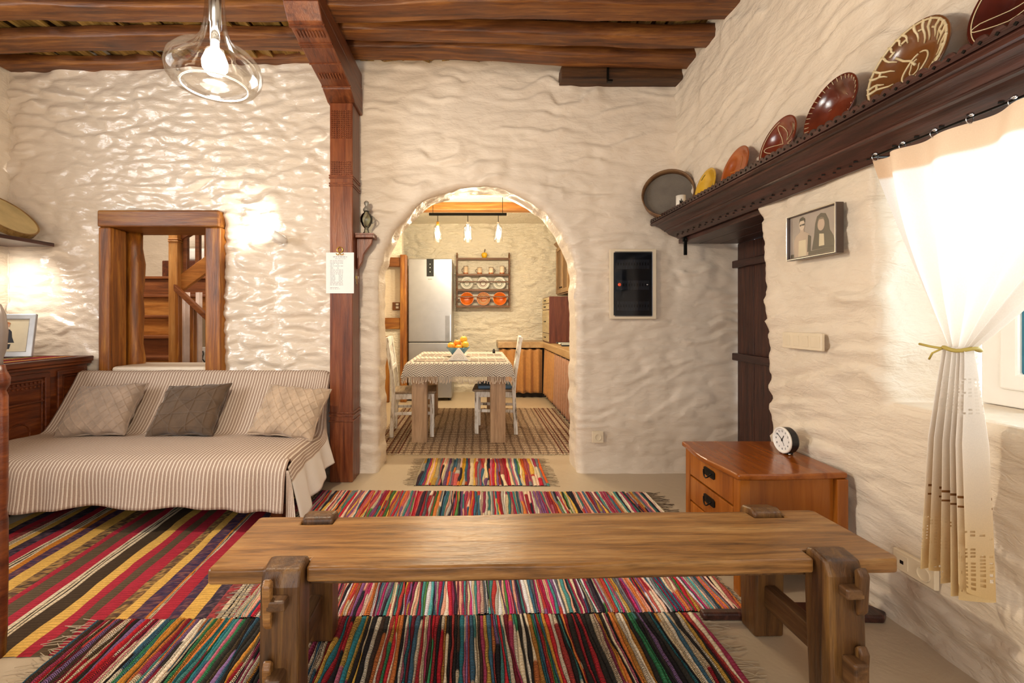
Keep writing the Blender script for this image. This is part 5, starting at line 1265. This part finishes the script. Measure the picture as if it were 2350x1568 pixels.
M_PW = plain('plate_white', 'e2ded2', .2, vary=.03); M_PG = plain('plate_green', '6f7666', .3); M_PV = plain('plate_brown', '7a4c3c', .3)
for i, x in enumerate((-.255, 0, .255)):
    rack_dish(x, .255, .103, .022, M_PW, 'white plate with dark painted rings on the middle rack shelf, '+['by the fridge end', 'between two alike', 'away from the fridge'][i], [(.95, .003, M_PG), (.62, .003, M_PV if i == 1 else M_PG), (.42, .006, M_PV if i == 1 else M_PG)], 'painted_plate', 'plate', 'painted plates on the rack')
for i, x in enumerate((-.255, .005, .262)):
    rack_dish(x, .0, .105, .055, clay('rack_bowl_%d' % i, ('c85a14', 'b0602c', 'cc5a12')[i], ('e27a1e', 'c07a44', 'e67c1a')[i]), ['plain orange clay bowl on the lowest rack shelf by the fridge end', 'brown clay bowl with cream squiggles on the lowest rack shelf', 'plain orange clay bowl on the lowest rack shelf away from the fridge'][i], [(.78, .003, M_SLIP), (.62, .003, M_SLIP), (.5, .003, M_SLIP)] if i == 1 else [], 'clay_bowl', 'bowl', 'bowls on the rack')
t = thing('ceramic_pomegranate', 'yellow ceramic fruit with a stem on top of the plate rack', 'ornament', (RX+.02, RY, RZ+.768))
b = MB(); b.lathe([(0, 0), (.028, 0), (.034, .015), (.048, .05), (.046, .075), (.030, .090), (.012, .094), (0, .09)], 20); b.build('body', clay('yellow_fruit_glaze', 'd09a12', 'eaba2c', .15), t, smooth=True)
b = MB(); b.tube([(0, 0, .085), (.004, 0, .115), (.010, 0, .145)], [.007, .006, .008], 8); b.build('stem', plain('stem_brown', '5a4630', .6), t, smooth=True)

# counter in L with curtains
M_WT = wood('worktop_stone', '9a7a52', 'b8966a', 'cdb084', 'y', .35, .5, .05, crack=.1)
b = MB(); b.prism([(.34, 6.68), (1.0, 6.68), (1.0, 4.2), (1.68, 4.2), (1.68, 7.22), (.34, 7.22)], 'z', .745, .835); o = b.build('worktop', M_WT, bevel=.008); tag(o, 'thick beige L-shaped kitchen worktop along the back and right walls', 'worktop')
t = thing('counter_carcass', 'dark low base under the kitchen worktop behind the curtains', 'cabinet', (1.0, 6.0, 0))
b = MB(); b.prism([(-.62, .785), (.068, .785), (.068, -1.75), (.66, -1.75), (.66, 1.15), (-.62, 1.15)], 'z', 0, .74); b.build('carcass', plain('dark_carcass', '2a221c', .7), t)
def cloth_mat(name, c):
    m, nt, b = mat_new(name); cc = hx(c); v = coords(nt); L_(nt, ramp(nt, noise(nt, v, 30, 4), [(.3, tuple(x*.85 for x in cc)), (.7, tuple(min(1, x*1.1) for x in cc))]), b.inputs[0]); b.inputs['Roughness'].default_value = .6; b.inputs['Sheen Weight'].default_value = .3; return m
M_CU = cloth_mat('ochre_curtain', 'b98246'); M_CU2 = cloth_mat('dusty_curtain', 'ab7a5c')
def ucurtain(label, p0, p1, mat, nrm, folds, seed):
    L = math.hypot(p1[0]-p0[0], p1[1]-p0[1]); t = thing('counter_curtain', label, 'curtain', ((p0[0]+p1[0])/2, (p0[1]+p1[1])/2, .075))
    def f(u, v_):
        am = .012+.020*(1-v_); q = am*math.sin(u*folds*2*PI+seed+.6*math.sin(u*9)); x = p0[0]+(p1[0]-p0[0])*u+nrm[0]*q; y = p0[1]+(p1[1]-p0[1])*u+nrm[1]*q
        return (x-(p0[0]+p1[0])/2, y-(p0[1]+p1[1])/2, .005*math.sin(u*30)+.655*v_)
    b = MB(); b.grid(90, 16, f); b.build('cloth', mat, t, smooth=True, solid=.004)
    b = MB(); b.tube([(p0[0]-(p0[0]+p1[0])/2, p0[1]-(p0[1]+p1[1])/2, .650), (p1[0]-(p0[0]+p1[0])/2, p1[1]-(p0[1]+p1[1])/2, .650)], .004, 6); b.build('wire', M_IRON, t)
ucurtain('ochre cloth curtain hiding the counter along the kitchen back wall', (.36, 6.72), (1.0, 6.72), M_CU, (0, 1), 5, 1)
ucurtain('ochre cloth curtain hiding the right counter next to the corner', (1.03, 6.68), (1.03, 5.85), M_CU, (1, 0), 6, 2)
ucurtain('dusty pink-brown cloth curtain hiding the right counter near the arch', (1.03, 5.83), (1.03, 4.25), M_CU2, (1, 0), 12, 3)
t = thing('counter_cupboard', 'dark red wooden cupboard with pale drawer front standing on the kitchen worktop', 'cupboard', (1.30, 6.55, .836))
b = MB(); b.box(-.275, .35, -.30, .30, 0, .65); b.build('body', wood('cupboard_red', '3c1a14', '5c2c24', '74402f', 'z', .4), t, bevel=.006)
for z0, z1 in ((.02, .13), (.14, .46), (.47, .55), (.56, .64)):
    b = MB(); b.box(-.285, -.274, -.285, .285, z0, z1); dw = b.build('drawer_front', wood('cupboard_pale', 'b09a6c', 'cdb98c', 'dccba4', 'y', .4), t, bevel=.003)
    b = MB(); b.box(-.300, -.285, -.06, .06, (z0+z1)/2-.006, (z0+z1)/2+.006); b.build('handle', M_IRON, dw)
t = thing('striped_cloth', 'folded black and white striped dish cloth at the edge of the worktop', 'dish cloth', (1.20, 5.80, .836))
for i in range(5):
    b = MB(); b.box(-.12+.02*math.sin(i), .14, -.18+i*.07, -.18+i*.07+.062, .004*i, .004*i+.02); b.build('fold', plain('cloth_white', 'e2ddd4', .9) if i % 2 else plain('cloth_black', '3a3a40', .9), t, bevel=.006)
t = thing('wall_cupboard', 'light brown wall cupboard with panelled doors above the dark cupboard', 'cupboard', (1.47, 6.55, 1.53))
M_WC = wood('wall_cupboard_wood', '7a5a38', '9c7a52', 'b5946a', 'z', .45)
b = MB(); b.box(-.20, .22, -.45, .45, 0, .74); b.build('body', M_WC, t, bevel=.004)
b = MB(); b.prism([(-.20, .74), (-.25, .79), (-.25, .80), (.22, .80), (.22, .74)], 'y', -.47, .47); b.build('cornice', M_WC, t)
for y in (-.225, .225):
    b = MB(); b.ring('x', -.222, -.200, y-.215, y+.215, .02, .72, .06); d = b.build('door', M_WC, t, bevel=.004)
    b = MB(); b.box(-.206, -.200, y-.155, y+.155, .08, .66); b.build('door_panel', wood('cupboard_inner', '5a4028', '7c5c3a', '8c6c48', 'z', .5), d)
    b = MB(); b.ball((-.232, y-.17*math.copysign(1, y), .10), .010, 10, 6); b.build('knob', M_IRON, d, smooth=True)

# left side of kitchen: timber-framed hatch and post beside the fridge
t = thing('hatch_frame', 'brown timber post and hatch frame beside the fridge', 'frame', (-1.13, 6.42, 0))
def hb(name, x0, x1, y0, y1, z0, z1, m=M_FRAME):
    b = MB(); b.box(x0, x1, y0, y1, z0, z1); return b.build(name, m, t, bevel=.010)
hb('upright', .075, .165, -.05, .10, 0, 2.08); hb('top_rail', -.28, .075, -.02, .08, 1.915, 2.045, M_FRAMEX); hb('bottom_rail', -.28, .075, -.02, .08, 1.03, 1.19, M_FRAMEX); hb('low_post', -.135, -.075, -.06, .0, 0, .93)
b = MB(); b.box(-1.42, -1.04, 6.45, 6.60, 0, 1.035); b.box(-1.42, -1.04, 6.45, 6.60, 2.04, 2.80); structure(b.build('wall_kitchen_nib', M_KWALL, keep=True))
b = MB(); b.box(-1.42, -1.04, 6.58, 6.64, 1.035, 2.04); structure(b.build('wall_hatch_back', M_WALL, keep=True))
t = thing('wood_switch', 'brown wooden switch plate with two white rockers in the hatch', 'switch', (-1.12, 6.572, 1.30))
b = MB(); b.box(-.075, .075, -.012, 0, 0, .115); b.build('plate', M_FRAMEX, t, bevel=.003)
for z in (.025, .07):
    b = MB(); b.box(-.025, .015, -.018, -.012, z, z+.03); b.build('rocker', M_WHITE, t, bevel=.002)
# kitchen floor rug
m, nt, bs = mat_new('brown_check_rug'); v = coords(nt, rnd=False)
def wvn(ax, sc, dist=1.5):
    w = N_(nt, 'ShaderNodeTexWave'); w.bands_direction = ax; w.inputs['Scale'].default_value = sc; w.inputs['Distortion'].default_value = dist; L_(nt, v, w.inputs[0]); return w.outputs['Fac']
n = noise(nt, v, 110, 2)
c = ramp(nt, n, [(.36, hx('6a3a24')), (.48, hx('b09678')), (.60, hx('d8c6aa'))])
c = mix(nt, .5, c, ramp(nt, wvn('X', 4.2, 1.5), [(0, hx('5a2c1a')), (.14, hx('6a3822')), (.24, (1, 1, 1))]), 'MULTIPLY'); c = mix(nt, .75, c, ramp(nt, wvn('Y', 4.6, 1.5), [(0, hx('5a2c1a')), (.14, hx('6a3822')), (.24, (1, 1, 1))]), 'MULTIPLY')
L_(nt, c, bs.inputs[0]); bs.inputs['Roughness'].default_value = .95; bump(nt, bs, n, .6, .004)
t = thing('kitchen_rug', 'brown and beige checked woven rug under the kitchen table', 'rug', (.05, 4.94, .001))
b = MB(); b.box(-1.0, 1.0, -.99, 1.0, 0, .008); b.build('weave', m, t)
for i in range(5):
    for s in (-1, 1):
        b = MB(); x = s*(.72+.058*i); b.box(x-.007, x+.007, -.985, .995, .0078, .0092); b.build('border_stripe', plain('rug_stripe', '5c2a18', .95), t)
b = MB(); rr = random.Random(8)
for i in range(150):
    x = -.99+1.98*i/149
    for s, y0 in ((-1, -.99), (1, 1.0)): b.tube([(x, y0, .005), (x+rr.uniform(-.01, .01), y0+s*.02, .003), (x+rr.uniform(-.015, .015), y0+s*rr.uniform(.02, .04), .002)], .002, 4)
tag(b.build('fringe', plain('rug_fringe', 'c9b696', .95), t), kind='stuff')

# ================================================================== stair room beyond the timber opening
M_STX = wood('stair_wood', '6a3a10', 'a8682a', 'c98d48', 'x', .4, .7, .2)
M_ST2 = wood('stair_wood_dark', '4a240f', '7c4420', '965c30', 'x', .4, .7, .2)
t = thing('staircase', 'orange wooden staircase with closed risers seen through the timber opening', 'stairs', (-3.35, 4.4, 0))
zs = [.20, .41, .615, .815, 1.01, 1.22, 1.45, 1.675]; ys = [-.63, -.42, -.21, 0, .22, .44, .66, .88]
for i, (z, y) in enumerate(zip(zs, ys)):
    z0 = zs[i-1] if i else 0
    b = MB(); b.box(-.62, .36, y+.02, y+.045, z0, z-.03); b.build('riser', M_ST2 if i in (4, 7) else M_STX, t, bevel=.002)
    b = MB(); b.box(-.62, .40 if i < 5 else .36, y-.02, y+.26, z-.03, z); b.build('tread', M_ST2, t, bevel=.006)
b = MB(); b.box(-.62, .36, .93, 1.9, 1.55, 1.645); b.build('landing', M_STX, t)
def sb(name, px0, px1, py0, py1, Y, d, m, lab=None):
    a = at(px0, py0, Y); c = at(px1, py1, Y); b = MB(); b.box(a[0]+3.35, c[0]+3.35, Y-4.4, Y-4.4+d, c[2], a[2]); return b.build(name, m, t, bevel=.006)
M_NW = wood('newel_wood', '8a5420', 'b87c3c', 'd09c5c', 'z', .4, .7, .3)
nw = sb('newel_post', 386, 407, 470, 960, 4.36, .10, M_NW)
for z in (1.925, 1.945): 
    b = MB(); a = at(385, 540, 4.355); c = at(408.5, 540, 4.355); b.box(a[0]+3.35, c[0]+3.35, 4.352-4.4, 4.468-4.4, z, z+.012); b.build('newel_ring', M_NW, nw, bevel=.003)
def pbar(name, p0, p1, Y, w, h, m, Y2=None):
    a = Vector(at(*p0, Y)); c = Vector(at(*p1, Y2 or Y)); b = MB(); o3 = Vector((-3.35, 4.4, 0)); a -= o3; c -= o3
    vs = []
    for p in (a, c):
        for dy, dz in ((-w/2, -h/2), (w/2, -h/2), (w/2, h/2), (-w/2, h/2)): vs.append((p.x, p.y+dy, p.z+dz))
    b.add(vs, [(3, 2, 1, 0), (4, 5, 6, 7), (0, 1, 5, 4), (1, 2, 6, 5), (2, 3, 7, 6), (3, 0, 4, 7)]); return b.build(name, m, t, bevel=.005)
pbar('lower_handrail', (402, 660), (520, 770), 4.30, .055, .06, M_ST2)
pbar('upper_handrail', (408, 552), (500, 496), 4.44, .055, .06, M_ST2)
pbar('upper_stringer', (404, 660), (500, 590), 4.44, .05, .17, M_STX)
for px, p0, p1 in ((424, 540, 645), (452, 522, 625), (473, 505, 605)):
    sb('upper_baluster', px-5, px+5, p0, p1, 4.42, .045, M_ST2)
for px, p0 in ((406, 662), (440, 700), (480, 735)):
    sb('lower_baluster', px-5, px+5, p0, 1000, 4.29, .05, M_FRAME)
for i, (p0, p1) in enumerate(((412, 432), (446, 460))):
    a = at(p0+4, 668, 4.39); c = at(p1+4, 668, 4.39); tt = thing('stair_curtain', ['wide pale curtain strip hanging beside the stair newel post', 'narrow pale curtain strip hanging between the stair balusters'][i], 'curtain', ((a[0]+c[0])/2, 4.385, .5), 0, 'curtain strips behind the stairs')
    w = (c[0]-a[0]); b = MB(); b.grid(24, 4, lambda u, v_: ((u-.5)*w, .012*math.sin(u*9), v_*(1.44-.5))); b.build('cloth', plain('pale_curtain', 'd9c0b0', .8), tt, smooth=True, solid=.003)
t = thing('stair_bedstead', 'dark wooden chest with white bedding on the upper landing', 'chest', (-3.45, 5.75, 1.66))
b = MB(); b.box(-.42, .9, -.15, .35, 0, .24); b.build('body', M_CHEST, t, bevel=.01)
b = MB(); b.box(-.25, .9, -.12, .35, .245, .40); b.build('mattress', plain('bed_white', 'ece8e0', .9), t, bevel=.04, seg=3)
b = MB(); b.tube([(-.22, .08, .50), (.9, .08, .50)], .10, 20); b.build('bolster', plain('bolster', 'd9cbb8', .9), t, smooth=False)
t = thing('stair_socket_panel', 'white wall panel with a black cord behind the stair balusters', 'panel', at(467, 832, 4.75))
b = MB(); b.box(-.035, .035, 0, .02, 0, .16); b.build('plate', M_WHITE, t, bevel=.003)
b = MB(); b.tube([(0, -.01, .12), (.01, -.02, .09), (.0, -.02, .04), (.02, -.01, .0)], .006, 6); b.build('cord', M_BLACK, t)
